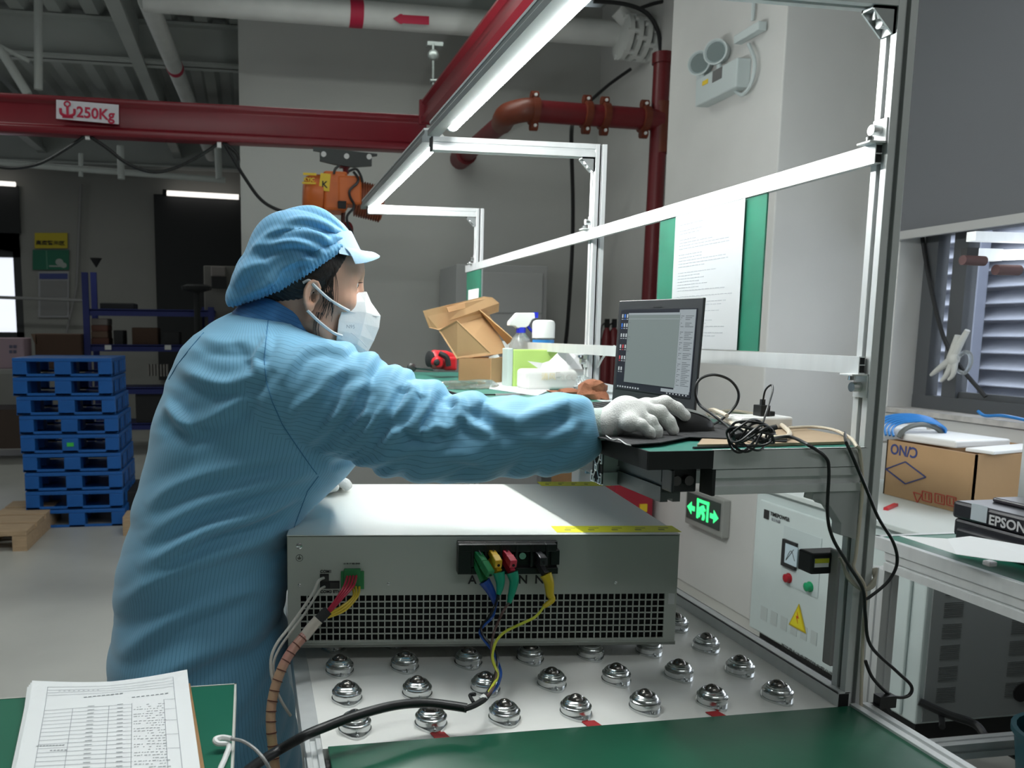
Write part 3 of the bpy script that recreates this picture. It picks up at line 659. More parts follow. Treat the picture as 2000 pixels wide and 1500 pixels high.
MB().tube([(.075,1.10,.66),(.07,1.1,.60),(.075,1.11,.5),(.07,1.1,.4)],.006).build('chain_cable',M('cable_grey',(.25,.25,.25),.5,.3),gb,smooth=True)
# ================================================================== ALUMINIUM RACK
rk=thing('aluminium_rack',(.93,2.3,0),'aluminium profile rack of three posts, top arms and rails along the work line','rack')
PX0,PX1=.912,.944; PY=[1.128,2.205,3.42]; ZT=1.777
for i,y in enumerate(PY):
    mb=MB(); profile(mb,PX0,y,0,PX1,y+.032,ZT if i else 2.3,'z',d=.009); mb.build('post',ALU,rk,bevel=.0008)
    MB().box((PX0+.009,y+.009,.0),(PX1-.009,y+.023,ZT-.001)).build('slot_floor',ALUD,rk)
    mb=MB(); profile(mb,.470,y,ZT-.034,PX0,y+.032,ZT,'x'); mb.build('top_arm',ALU,rk,bevel=.0006)
    MB().box((.467,y+.001,ZT-.034),(.470,y+.031,ZT)).build('arm_cap',BLKM,rk)
def bracket(x,y,z,sz,sx=-1,sz_=-1,wd=.026):
    """cast corner bracket in the XZ plane, legs along -x and -z"""
    y0=y; y1=y+wd; t=.004; e=sz
    mb=MB()
    mb.box((x,y0,z),(x+sx*e,y1,z+sz_*t)); mb.box((x,y0,z),(x+sx*t,y1,z+sz_*e))
    for yy in(y0,y1-.003): mb.prism([(0,0),(sx*e,0),(sx*e,sz_*.005),(sx*.005,sz_*e),(0,sz_*e)],(x,yy,z),(1,0,0),(0,0,1),(0,.003,0))
    o=mb.build('corner_bracket',M('bracket_cast',(.42,.44,.44),.42,.7),rk)
    c=e*.55
    MB().cyl((x+sx*c,y0+wd/2,z+sz_*.003),(x+sx*c,y0+wd/2,z+sz_*.016),.0075,n=14).build('bolt',STEEL,o,smooth=True)
    MB().cyl((x+sx*.003,y0+wd/2,z+sz_*c),(x+sx*.017,y0+wd/2,z+sz_*c),.0075,n=14).build('bolt',STEEL,o,smooth=True)
for y in PY: bracket(PX0,y+.003,ZT-.034,.036)
# upper and lower channel rails on the left faces of the posts
UR=(1.528,1.556); LR=(1.222,1.248)
for (z0,z1) in (UR,LR):
    mb=MB(); zm=(z0+z1)/2
    mb.prism([(0,0),(.0115,0),(.0115,.0015),(.0015,.0015),(.0015,(z1-z0)*.48),(.0115,(z1-z0)*.48),(.0115,(z1-z0)*.54),(.0015,(z1-z0)*.54),(.0015,z1-z0-.0015),(.0115,z1-z0-.0015),(.0115,z1-z0),(0,z1-z0)],(.8985,1.136,z0),(1,0,0),(0,0,1),(0,2.40,0))
    mb.build('channel_rail',ALU,rk)
    MB().box((.9005,1.138,z0+.002),(.9095,1.15,z1-.002)).build('rail_end_insert',BLKM,rk)
for y in PY:
    for z,s in((UR[1],1),(LR[0],-1)):
        mb=MB().box((.884,y+.002,z),(.912,y+.030,z+s*.003)).box((.909,y+.002,z),(.912,y+.030,z+s*.036)).build('angle_plate',ALU,rk,bevel=.0006)
        MB().cyl((.909,y+.016,z+s*.020),(.895,y+.016,z+s*.020),.0075,n=14).build('bolt',STEEL,mb,smooth=True)
        MB().cyl((.890,y+.010,z+s*.003),(.890,y+.010,z+s*.009),.0055,n=10).build('bolt',STEEL,mb,smooth=True)
# shelf of the near bay and of the far bay
def shelf(y0,y1,lab,near):
    s=thing('work_shelf',(.74,(y0+y1)/2,1.05),lab,'shelf')
    MB().box((.562,y0,1.086),(.910,y1,1.110)).build('board',M('board_dark',(.03,.05,.05),.5),s)
    MB().box((.563,y0+.001,1.110),(.910,y1-.001,1.1115)).build('green_mat',M('green_mat_light',(.035,.20,.155),.4,noise=.1,nscale=9),s)
    MB().box((.560,y0-.001,1.085),(.5635,y1,1.1118)).box((.560,y0-.002,1.085),(.662,y0+.001,1.1118)).build('black_edge',BLKM,s)
    MB().box((.662,y0-.002,1.084),(.911,y0+.001,1.1125)).box((.662,y0-.002,1.1115),(.911,y0+.004,1.1127)).build('metal_edge',ALU,s)
    mb=MB(); profile(mb,.668,y0,1.0455,.911,y0+.032,1.083,'x',n=1,m=1,d=.006,sw=.012); mb.build('front_profile',ALU,s,bevel=.0006)
    MB().box((.662,y0-.001,1.044),(.668,y0+.034,1.0845)).build('end_cap',BLKM,s,bevel=.001)
    # rear cross bar with open end
    yb=y0+.185; z0,z1=1.028,1.084
    mb=MB(); profile(mb,.575,yb,z0,.911,yb+.045,z1,'x',n=1,m=1,d=.005,sw=.012); mb.build('cross_bar',ALU,s)
    MB().box((.5735,yb+.002,z0+.002),(.5750,yb+.043,z1-.002)).build('bar_hollow',DARKIN,s)
    mb=MB(); X=.570
    def ln(a,b,t=.0022): mb.cyl((X+.002,yb+a[0]*.045,z0+a[1]*(z1-z0)),(X+.002,yb+b[0]*.045,z0+b[1]*(z1-z0)),t/2*1.3,n=6)
    for sx,sy in((0,0),(1,0),(0,1),(1,1)):
        f=lambda a,b:(a if sx==0 else 1-a, b if sy==0 else 1-b)
        ln(f(.22,.18),f(.42,.42));ln(f(.04,.04),f(.34,.04));ln(f(.04,.04),f(.04,.34));ln(f(.34,.04),f(.34,.14));ln(f(.04,.34),f(.14,.34));ln(f(.22,.04),f(.22,.18));ln(f(.04,.24),f(.22,.24))
    ln((.42,.42),(.58,.42),.004);ln((.42,.58),(.58,.58),.004);ln((.42,.42),(.42,.58),.004);ln((.58,.42),(.58,.58),.004)
    mb.build('bar_end_section',ALU,s)
    mb=MB(); profile(mb,.60,y0+.034,1.03,.632,y1-.05,1.084,'y',d=.005); mb.build('side_profile',M('profile_dark',(.10,.11,.11),.5,.6),s)
    k=MB().box((.60,y0+.03,1.045),(.655,y0+.034,1.084)).box((.60,y0+.0,1.050),(.604,y0+.032,1.084)).build('corner_joint',M('joint_dark',(.05,.052,.055),.45,.6),s,bevel=.002)
    for x in(.618,.638): MB().cyl((x,y0+.03,1.064),(x,y0+.020,1.064),.0075,n=12).build('bolt',M('bolt_dark',(.12,.12,.12),.3,.9),k,smooth=True)
    MB().prism([(0,0),(-.078,0),(-.080,-.012),(-.066,-.014),(-.060,-.020),(-.050,-.022),(-.028,-.050),(-.028,-.068),(0,-.076)],(.911,y0+.004,1.0450),(1,0,0),(0,0,1),(0,.022,0)).build('gusset',M('gusset_grey',(.48,.50,.50),.5,.5),s,bevel=.0012)
    return s
shelf(1.124,2.195,'near grey shelf board with green mat, holding the laptop',True)
shelf(2.245,3.50,'far shelf board with green mat, holding the open carton',False)
# lamps
LEDM=M('led_diffuser',(1,1,1),.4,emit=(.97,1,.985),es=LED)
LH=M('lamp_housing',(.30,.33,.33),.45,.6)
for (y0,y1,lab) in((1.14,2.10,'near glowing LED tube lamp running towards the top of the picture'),(2.27,3.43,'far glowing LED tube lamp ending above the cap')):
    l=thing('led_lamp',(.48,(y0+y1)/2,1.77),lab,'lamp')
    mb=MB(); mb.prism([(0,0),(.031,0),(.031,.012),(.024,.022),(.024,.030),(.006,.030),(.006,.022),(0,.014)],(.452,y0-.012,1.772),(1,0,0),(0,0,1),(0,y1-y0+.1,0)); mb.build('housing',LH,l)
    mb=MB(); mb.prism([(.0045,.0305),(.0255,.0305),(.0255,.036),(.0045,.036)],(.452,y0-.012,1.772),(1,0,0),(0,0,1),(0,y1-y0+.1,0)); mb.build('cover_strip',ALU,l)
    MB().cyl((.4975,y0,1.782),(.4975,y1,1.782),.0145,n=20).build('diffuser',LEDM,l,smooth=True)
    for y in(y0,y1): s=1 if y==y0 else -1; MB().cyl((.4975,y-s*.012,1.782),(.4975,y-.0005*s,1.782),.0152,n=20).build('end_cap',WHT,l,smooth=True)
# document boards between the rails
def board(pts,lab,sheet,dx=.902):
    b=thing('document_board',(dx,sum(p[1] for p in pts)/len(pts),1.25),lab,'board')
    (ya,z0),(yb,z1)=pts
    MB().box((dx,ya,z0),(dx+.003,yb,z1)).build('green_panel',GRND,b)
    MB().box((dx-.0022,ya-.004,z0),(dx-.0004,yb,z1)).build('clear_cover',M('acrylic',(.75,.9,.85),.05,trans=.97,alpha=.25),b)
    return b
b1=board([(1.402,1.2495),(1.80,1.527)],'green document board hanging between the rails beside the laptop lid',None)
sh=thing('document_sheet',(.8985,1.6,1.25),'large white printed sheet in front of the green board behind the laptop','paper')
ps=[(at(1342,423,x=.8985)),(at(1456,393,x=.8985)),(at(1442,683,x=.8985)),(at(1338,650,x=.8985))]
MB().box((.8970,1.462,1.2500),(.8976,1.722,1.527)).build('sheet',M('sheet_paper',(.43,.45,.46),.8,bump=.08,bscale=10),sh)
mb=MB(); rr=random.Random(3)
for k in range(38):
    z=1.505-k*.0062
    if k in(1,4,9,15,23,30): continue
    y=1.70; ye=1.70-rr.uniform(.05,.20)
    while y>ye:
        l_=rr.uniform(.004,.016); mb.box((.8966,y,z),(.89705,y-l_,z+.0012)); y-=l_+.004
mb.build('print_lines',M('print_faint',(.30,.32,.34),.8),sh)
b2=board([(3.30,1.26),(3.52,1.527)],'small green document board at the far end of the rails',None)
tag(MB().box((.8965,3.31,1.30),(.898,3.47,1.452)).build('label_sheet',PAPER),'white sheet stuck on the small far green board','paper')
# ================================================================== LAPTOP AND SHELF CLUTTER
lp=thing('laptop',(.72,1.6,1.114),'open black laptop on the near shelf, its lit screen facing the woman','laptop')
B1=at(1352,812,z=1.13);B2=at(1196,785,z=1.13);T1=at(1366,586,x=.812);T2=at(1210,590,x=.796)
T1=Vector((B1.x+.010,B1.y+.004,T1.z)); T2=Vector((B2.x+.010,B2.y+.004,T1.z+.004))
def LPt(s,t,o=0):
    p=(B2*(1-s)+B1*s)*(1-t)+(T2*(1-s)+T1*s)*t
    return p+LN*o
LN=(B1-B2).cross(T1-B1).normalized()
if LN.x>0: LN=-LN
def lq(s0,t0,s1,t1,name,mat,o=.0005,th=.0004,parent=None): 
    return MB().quad(LPt(s0,t0,o),LPt(s1,t0,o),LPt(s1,t1,o),LPt(s0,t1,o),th).build(name,mat,parent or lp)
hi=LPt(0,0,0)
mb=MB(); a,b,c,d=LPt(-.01,-.0,0),LPt(1.01,0,0),LPt(1.01,1.02,0),LPt(-.01,1.02,0); n_=LN*-.006
mb.add([a,b,c,d,a+n_,b+n_,c+n_,d+n_],[(0,1,2,3),(7,6,5,4),(0,4,5,1),(1,5,6,2),(2,6,7,3),(3,7,4,0)])
lid=mb.build('lid',M('laptop_shell',(.028,.030,.032),.35),lp,bevel=.0015)
SD=M('screen_dark',(.005,.006,.008),.3,emit=(.012,.014,.02),es=1); SG=M('screen_grey',(.02,.02,.02),.3,emit=(.15,.19,.185),es=1)
SL=M('screen_light',(.02,.02,.02),.3,emit=(.26,.30,.32),es=1); SI=M('screen_icon',(.02,.02,.02),.3,emit=(.42,.47,.48),es=1); ST=M('screen_text',(.02,.02,.02),.3,emit=(.10,.12,.13),es=1)
SB=M('screen_blue',(.02,.02,.02),.3,emit=(.02,.15,.6),es=1); SR=M('screen_red',(.02,.02,.02),.3,emit=(.5,.04,.05),es=1)
lq(.035,.15,.965,.93,'screen',SD,.0006)
lq(.78,.20,.955,.92,'window_light',SL,.0012); lq(.155,.22,.79,.89,'window_grey',SG,.0018); lq(.155,.875,.79,.895,'title_bar',SL,.0022); lq(.155,.835,.79,.84,'menu_line',SL,.0022)
lq(.64,.175,.955,.205,'status_bar',SL,.0022); lq(.035,.148,.965,.153,'taskbar_line',MATS['laptop_shell'],.0012)
mb=MB()
for k in range(40):
    t=.86-k*.0158
    if k in(3,7,8,14,20,25): continue
    for (s0,s1) in((.80,.835),(.85,.94)): mb.quad(LPt(s0,t,.0016),LPt(s1-.02*((k*7)%3),t,.0016),LPt(s1-.02*((k*7)%3),t+.006,.0016),LPt(s0,t+.006,.0016))
for k,(t) in enumerate((.80,.66,.63,.52,.44)): mb.quad(LPt(.165,t,.0024),LPt(.165+.02+.01*(k%2),t,.0024),LPt(.185+.01*(k%2),t+.006,.0024),LPt(.165,t+.006,.0024))
mb.build('screen_text',ST,lp)
rows=[(.85,[0,1,2]),(.76,[0,1,2]),(.66,[0,1,2]),(.55,[0,1,2]),(.44,[0,1,2]),(.33,[0,1])]
for m_,sel in((SI,lambda i,j:(i+j)%3!=1 or i in(2,5)),(SB,lambda i,j:(i+j)%3==1 and i in(0,1)),(SR,lambda i,j:(i+j)%3==1 and i in(3,4))):
    mb=MB()
    for i,(t,cs) in enumerate(rows):
        for j in cs:
            if sel(i,j): s=.055+j*.034; mb.quad(LPt(s,t,.0012),LPt(s+.018,t,.0012),LPt(s+.018,t+.035,.0012),LPt(s,t+.035,.0012)); mb.quad(LPt(s-.002,t-.018,.0012),LPt(s+.02,t-.018,.0012),LPt(s+.02,t-.012,.0012),LPt(s-.002,t-.012,.0012))
    mb.build('screen_icons',m_,lp)
mb=MB()
for k in range(9): s=.06+k*.035; mb.quad(LPt(s,.163,.0014),LPt(s+.018,.163,.0014),LPt(s+.018,.178,.0014),LPt(s,.178,.0014))
for k in range(7): s=.70+k*.036; mb.quad(LPt(s,.16,.0014),LPt(s+.014,.16,.0014),LPt(s+.014,.17,.0014),LPt(s,.17,.0014))
mb.build('taskbar_icons',SI,lp)
lq(.46,.948,.56,.958,'camera_bar',BLKM,.0008)
bz=1.1155
kx=-.215
MB().add([ (B1.x+.012,B1.y-.003,bz+.001),(B2.x+.012,B2.y+.003,bz+.001),(B2.x+kx,B2.y+.006,bz+.001),(B1.x+kx,B1.y-.0,bz+.001),(B1.x+.012,B1.y-.003,bz+.016),(B2.x+.012,B2.y+.003,bz+.016),(B2.x+kx,B2.y+.006,bz+.011),(B1.x+kx,B1.y-.0,bz+.011)],[(0,1,2,3),(7,6,5,4),(0,4,5,1),(1,5,6,2),(2,6,7,3),(3,7,4,0)]).build('base',MATS['laptop_shell'],lp,bevel=.002)
mb=MB()
for i in range(5):
    for j in range(14):
        y=B1.y+.02+j*.0195; x=B1.x-.035-i*.019; mb.box((x,y,bz+.0155-.0004*i*1.2),(x+.016,y+.0165,bz+.0172-.0005*i))
kb=mb.build('keyboard',BLKM,lp); kb['kind']='stuff'
# mats
def flatpoly(pts,z,th,name,mat,lab,cat,wav=0):
    P=[at(u,v,z=z) for u,v in pts]; n=len(P); o=[]
    vs=[(p.x,p.y,z-th) for p in P]+[(p.x,p.y,z+wav*math.sin(i*2.3)) for i,p in enumerate(P)]
    mb=MB().add(vs,[tuple(range(n))[::-1],tuple(range(n,2*n))]+[(i,(i+1)%n,n+(i+1)%n,n+i) for i in range(n)])
    return tag(mb.build(name,mat),lab,cat)
CLOTH=M('black_cloth',(.022,.022,.024),.85,bump=.25,bscale=160)
flatpoly([(1362,868),(1475,867),(1652,862),(1655,853),(1560,834),(1500,830),(1440,832),(1380,845)],1.1165,.004,'cardboard_sheet',M('cardboard_worn',(.40,.30,.20),.8,noise=.15,nscale=12),'flattened cardboard sheet under the cables on the near shelf','cardboard')
tag(MB().tube([at(1354,875,z=1.113),at(1420,873,z=1.113),at(1480,870,z=1.113),at(1560,868,z=1.113),at(1650,863,z=1.113)],.0022).build('cardboard_edge_tape',BLK),'black printed torn edge strip of the cardboard on the shelf','tape')
mt=flatpoly([(1166,853),(1200,862),(1230,868),(1290,864),(1345,853),(1400,855),(1470,858),(1536,862),(1538,857),(1500,842),(1440,830),(1340,820),(1240,812),(1120,815)],1.1185,.0015,'mouse_mat',CLOTH,'wavy black cloth mat under the gloved hand and the mouse','mat')
tag(MB().tube([at(1180,848,z=1.1195),at(1195,858,z=1.1215),at(1208,858,z=1.119),at(1222,867,z=1.1215),at(1232,870,z=1.119)],.0009).build('frayed_thread',WHT,smooth=True),'pale frayed thread along the left edge of the black mat','thread')
# mouse
mx=at(1330,836,z=1.121)
ms=thing('computer_mouse',(mx.x,mx.y,1.119),'black computer mouse under the fingers of the white glove','mouse')
mb=MB(); vs=[];N=24;Mr=8
R=Matrix.Rotation(-.30,3,'Z')
for i in range(Mr+1):
    f=i/Mr; 
    for k in range(N):
        t=2*math.pi*k/N; r=math.cos(f*math.pi/2)**.55 if i<Mr else 0
        p=Vector((math.cos(t)*.055*r,math.sin(t)*.031*r*(1-.08*math.cos(t)),.036*math.sin(f*math.pi/2)*(1-.25*(math.cos(t)*r)**1)))
        vs.append(Vector((mx.x,mx.y,1.119))+R@p)
mb.add(vs,[(i*N+k,i*N+(k+1)%N,(i+1)*N+(k+1)%N,(i+1)*N+k) for i in range(Mr) for k in range(N)]+[tuple(range(N))[::-1]])
mb.build('shell',M('mouse_black',(.012,.012,.013),.42),ms,smooth=True)
mb=MB().add([p+Vector((0,0,.0012))  for p in vs if p.z>1.119+.0245],[]) 
q=[Vector((mx.x,mx.y,1.119))+R@Vector((a,b,c)) for a,b,c in((.010,-.022,.0335),(.030,-.020,.0285),(.050,-.008,.020),(.050,.008,.020),(.030,.020,.0285),(.010,.022,.0335))]
# grey top panel
top=[]
for a in np.linspace(-.045,.047,12):
    for b_ in(-.6,-.2,.2,.6):
        r=math.sqrt(max(0,1-(a/.055)**2)); yy=b_*.031*r; k=math.sqrt((a/.055)**2+(yy/.031)**2); k=min(k,.97)
        f=math.acos(k**(1/.55)) if k>0 else math.pi/2; z=.036*math.sin(f)*(1-.25*a/.055)+.0008
        top.append(Vector((mx.x,mx.y,1.119))+R@Vector((a,yy,z)))
MB().add(top,[(i*4+k,i*4+k+1,(i+1)*4+k+1,(i+1)*4+k) for i in range(11) for k in range(3)]).build('top_panel',M('mouse_grey',(.09,.095,.09),.4),ms,smooth=True)
# cables on the shelf
def cable(pts,r,mat,name,lab,cat='cable',parent=None,**k):
    P=[at(*p[:2],**{p[2]:p[3]}) for p in pts]
    o=MB().tube(P,r,**k).build(name,mat,parent,smooth=True)
    return tag(o,lab,cat) if lab else o
S_=1.122
cable([(1362,838,'z',S_),(1390,830,'z',S_+.002),(1415,815,'y',1.36),(1438,790,'y',1.36),(1442,765,'y',1.36),(1425,742,'y',1.36),(1395,732,'y',1.36),(1368,740,'y',1.37),(1358,762,'y',1.37),(1366,790,'y',1.37),(1395,812,'y',1.33),(1420,832,'y',1.30),(1440,850,'z',S_),(1470,860,'z',S_),(1490,866,'z',S_)],.0024,BLK,'mouse_cable','black mouse cable rising in a big loop beside the laptop')
CC=M('cable_cream',(.62,.55,.44),.5)
cable([(1345,820,'z',S_),(1380,812,'z',S_+.006),(1420,803,'z',S_+.012),(1465,808,'z',S_+.01),(1510,820,'z',S_+.004),(1540,842,'z',S_),(1535,853,'z',S_),(1500,853,'z',S_),(1450,838,'z',S_),(1425,825,'z',S_+.004),(1385,808,'z',S_+.012),(1392,800,'z',S_+.02),(1420,812,'z',S_+.016)],.0038,CC,'power_cable','thick cream coloured cable coiled around the white socket strip')
cable([(1540,836,'z',S_),(1590,834,'z',S_),(1630,840,'z',S_),(1660,855,'z',S_),(1672,870,'z',1.117),(1680,885,'y',1.118),(1684,960,'y',1.118),(1672,1080,'y',1.118),(1668,1110,'y',1.118),(1690,1150,'y',1.118),(1686,1230,'y',1.118),(1683,1320,'y',1.118),(1680,1440,'y',1.118)],.0026,CC,'power_cable','thin cream cable running off the shelf and down the near post')
BC=BLK
mb=MB(); c0=at(1468,845,z=1.14)
for k in range(7):
    a=.5*k; R1=Matrix.Rotation(a*.55,3,'X')@Matrix.Rotation(.4*math.sin(k*1.7),3,'Y')
    P=[c0+Vector((.004*math.sin(k*2.1),0,-.003+.003*math.cos(k)))+R1@Vector(((.030+.004*math.sin(k*3))*math.cos(t),.012*math.sin(2*t+k),(.019+.002*k/3)*math.sin(t))) for t in np.linspace(0,6.28,15)]
    mb.tube(P,.0018,n=6,sub=3)
mb.tube([c0+Vector((-.03,-.004,-.006)),c0,c0+Vector((.036,-.004,.008))],.004)
mb.build('cable_bundle',BLK,smooth=True); tag(bpy.data.objects['cable_bundle'],'tied bundle of thin black cable lying on the mat edge','cable')
cable([(1468,850,'y',1.25),(1485,838,'y',1.25),(1498,800,'y',1.26),(1509,765,'y',1.28),(1507,752,'y',1.29),(1495,762,'y',1.3),(1490,785,'y',1.31)],.0016,BLK,'charging_cable','thin black cable looping up into the black plug')
cable([(1490,862,'z',S_),(1540,853,'z',S_+.003),(1580,870,'z',1.118),(1612,893,'y',1.118),(1619,920,'y',1.115),(1616,1000,'y',1.115),(1626,1050,'y',1.11),(1655,1100,'y',1.11),(1685,1150,'y',1.11),(1690,1200,'y',1.11),(1700,1260,'y',1.11),(1750,1310,'y',1.11),(1780,1340,'y',1.11),(1772,1360,'y',1.11),(1740,1358,'y',1.11),(1705,1325,'y',1.115),(1690,1290,'y',1.12)],.0026,BLK,'drop_cable','long black cable hanging from the shelf front past the near post')
cable([(1650,845,'z',S_),(1652,862,'z',S_+.002),(1660,880,'y',1.117),(1690,950,'y',1.115),(1715,1010,'y',1.115),(1745,1060,'y',1.115),(1752,1100,'y',1.115),(1735,1135,'y',1.115),(1700,1165,'y',1.115),(1690,1170,'y',1.115)],.0024,BLK,'drop_cable','black cable arching from the shelf corner in front of the near post')
tag(MB().box(at(1718,1385,y=1.1),at(1738,1352,y=1.115)).box(at(1712,1380,y=1.1),at(1722,1370,y=1.115)).tube([at(1722,1375,y=1.108),at(1734,1392,y=1.108)],.007).build('cable_plug',BLK,bevel=.002),'black cable connector dangling at the end of the long black cable','plug')
mb=MB()
for k in range(5): mb.tube([at(1640+k*2,1088+k*3,y=1.12),at(1655,1120+k*2,y=1.117),at(1684,1152,y=1.117),at(1708,1130+k*3,y=1.12),at(1712-k*2,1110,y=1.13)],.0022)
mb.build('cable_coil',M('coil_beige',(.42,.39,.32),.5),smooth=True); tag(bpy.data.objects['cable_coil'],'beige cable coil tied round the near post','cable')
st=thing('socket_strip',at(1495,820,z=1.118),'white socket strip on the near shelf with a black plug in it','power strip')
a=at(1450,828,z=1.1175);b=at(1541,848,z=1.1175)
cc=(a+b)/2; MB().box((cc.x-.045,cc.y-.0,1.1175),(cc.x+.055,cc.y+.06,1.1375)).build('body',WHT,st,bevel=.004)
MB().box((cc.x-.035,cc.y+.01,1.1375),(cc.x+.02,cc.y+.05,1.1379)).build('socket_face',M('sock_face',(.70,.70,.69),.5),st)
pg=thing('usb_plug',at(1489,808,y=cc.y+.02),'black cube charger plugged into the white socket strip','plug')
c=at(1489,800,y=cc.y+.02); MB().box((c.x-.009,c.y-.01,1.1379),(c.x+.009,c.y+.014,c.z+.008)).build('body',BLK,pg,bevel=.001); MB().box((c.x+.009,c.y-.005,1.138),(c.x+.022,c.y+.012,1.146)).build('side',BLK,pg,bevel=.001)
MB().box((c.x-.004,c.y-.003,c.z+.008),(c.x+.003,c.y+.003,c.z+.018)).build('connector',BLKM,pg)
# duct and sensor on the near post
du=thing('cable_duct',(.885,1.17,.9),'grey plastic cable duct fixed upright beside the near post','duct')
a=at(1608,1290,y=1.19);b=at(1637,1078,y=1.165)
MB().box((a.x,1.165,a.z),(.911,1.185,b.z)).build('body',M('duct_grey',(.38,.36,.35),.55),du,bevel=.002)
se=thing('sensor_box',(.87,1.2,.9),'black sensor box with a yellow label beside the cable duct','sensor')
a=at(1568,1116,y=1.20);b=at(1608,1074,y=1.20)
MB().box((a.x,1.18,a.z),(a.x+.060,1.215,b.z)).build('body',BLK,se,bevel=.003)
MB().box((a.x+.005,1.1792,a.z+.012),(a.x+.030,1.18,b.z-.008)).build('white_label',WHT,se)
MB().box((a.x+.005,1.1785,a.z+.019),(a.x+.030,1.1792,b.z-.008)).build('yellow_label',M('label_yg',(.62,.62,.03),.5),se)
# ---- far shelf objects
SZ=1.1125
def th2(n,u,v,lab,cat): return thing(n,at(u,v,z=SZ),lab,cat)
bxo=th2('open_carton',945,745,'open brown folding carton with its lid up on the far shelf','box')
Bc=at(957,751,z=SZ); Ac=at(897,742,z=SZ); Cc=at(995,740,z=SZ)
Ac=Vector((Ac.x-.0,Bc.y+.03,SZ)); Cc=Vector((Bc.x+.085,Bc.y+.13,SZ)); Dc=Ac+(Cc-Bc)
hgt=.084; up=Vector((0,0,hgt))
CB=[CARDD,CARD]
Ac=at(897,742,y=Bc.y+.03); Ac.z=SZ; Dc=Ac+(Cc-Bc)
for p,q,m in((Ac,Bc,CARDD),(Bc,Cc,CARD),(Cc,Dc,CARD),(Dc,Ac,CARDD)): MB().quad(p,q,q+up,p+up,.003).build('side_panel',m,bxo)
MB().quad(Ac+Vector((0,0,.002)),Bc+Vector((0,0,.002)),Cc+Vector((0,0,.002)),Dc+Vector((0,0,.002)),.002).build('bottom',CARD,bxo)
yl=Dc.y
def q3(pts,name,m,th=.003): MB().quad(*[at(u,v,y=y) for u,v,y in pts],th).build(name,m,bxo)
q3([(893,703,yl-.10),(990,690,yl),(955,615,yl+.05),(858,645,yl-.05)],'lid',CARD)
q3([(858,645,yl-.055),(893,700,yl-.105),(960,690,yl-.16),(893,626,yl-.14)],'lid_flap',CARD)
q3([(937,604,yl+.0),(948,616,yl+.04),(992,672,yl-.0),(1004,662,yl-.07)],'lid_flap',CARD)
P=[(838,640,yl-.06),(858,645,yl-.05),(960,613,yl+.05),(974,609,yl+.05),(975,592,yl+.03),(962,581,yl+.02),(945,579,yl+.01),(826,607,yl-.09)]
V=[at(u,v,y=y) for u,v,y in P]; n_=Vector((0,.003,0)); MB().add(V+[p+n_ for p in V],[tuple(range(8))[::-1],tuple(range(8,16))]+[(i,(i+1)%8,8+(i+1)%8,8+i) for i in range(8)]).build('tuck_flap',CARD,bxo)
q3([(872,600,yl-.07),(908,591,yl-.05),(909,602,yl-.055),(876,610,yl-.075)],'tuck_slot_flap',CARDD)
q3([(953,703,Bc.y+.01),(975,697,Bc.y+.05),(972,692,Bc.y+.05),(955,697,Bc.y+.01)],'paper_scrap',PAPER,.001)
# spray bottle and clear bottle
CLR=M('clear_plastic',(.75,.80,.80),.08,trans=.85,alpha=.75); BLU=M('blue_plastic',(.015,.03,.55),.4)
sb=th2('spray_bottle',1015,735,'clear spray bottle with white and blue trigger behind the green folder','bottle')
b=at(1016,700,y=2.72); b.z=SZ
ztop=at(1016,650,y=2.72).z
MB().lathe((b.x,2.72,SZ),[(.036,0),(.038,.01),(.038,ztop-SZ-.045),(.030,ztop-SZ-.02),(.014,ztop-SZ),(.014,ztop-SZ+.012)],n=24).build('bottle',CLR,sb,smooth=True)
MB().cyl((b.x,2.72,ztop+.0),(b.x,2.72,ztop+.018),.016,n=16).build('collar',BLU,sb,smooth=True)
mb=MB(); pz=lambda u,v: at(u,v,y=2.72)
pts=[(1008,611),(1042,611),(1043,622),(1037,624),(1030,637),(1024,640),(1008,641),(1004,637),(992,636),(993,628)]
V=[pz(u,v) for u,v in pts]; k_=len(V); mb.add([p+Vector((0,-.014,0)) for p in V]+[p+Vector((0,.014,0)) for p in V],[tuple(range(k_))[::-1],tuple(range(k_,2*k_))]+[(i,(i+1)%k_,k_+(i+1)%k_,k_+i) for i in range(k_)])
mb.build('trigger_head',WHT,sb,bevel=.003)
MB().box(pz(1043,621)+Vector((0,-.012,0)),pz(1049,610)+Vector((0,.012,0))).tube([pz(1036,624),pz(1031,636),pz(1040,648)],.005).build('trigger',BLU,sb)
bb=th2('label_bottle',1060,735,'bottle with a big white cap and blue label right of the spray bottle','bottle')
c=at(1060,700,y=2.68); zt0=at(1060,660,y=2.68).z; zt1=at(1060,625,y=2.68).z
MB().lathe((c.x,2.68,SZ),[(.033,0),(.035,.01),(.035,zt0-SZ-.004),(.034,zt0-SZ)],n=28).build('bottle',CLR,bb,smooth=True)
MB().lathe((c.x,2.68,zt0),[(.037,0),(.037,.045),(.034,.054),(.025,zt1-zt0),(.0,zt1-zt0)],n=28).build('cap',WHT,bb,smooth=True)
MB().lathe((c.x,2.68,SZ),[(.0355,.02),(.0356,zt0-SZ-.006)],n=28).build('label',M('label_blue',(.02,.19,.50),.5),bb,smooth=True)
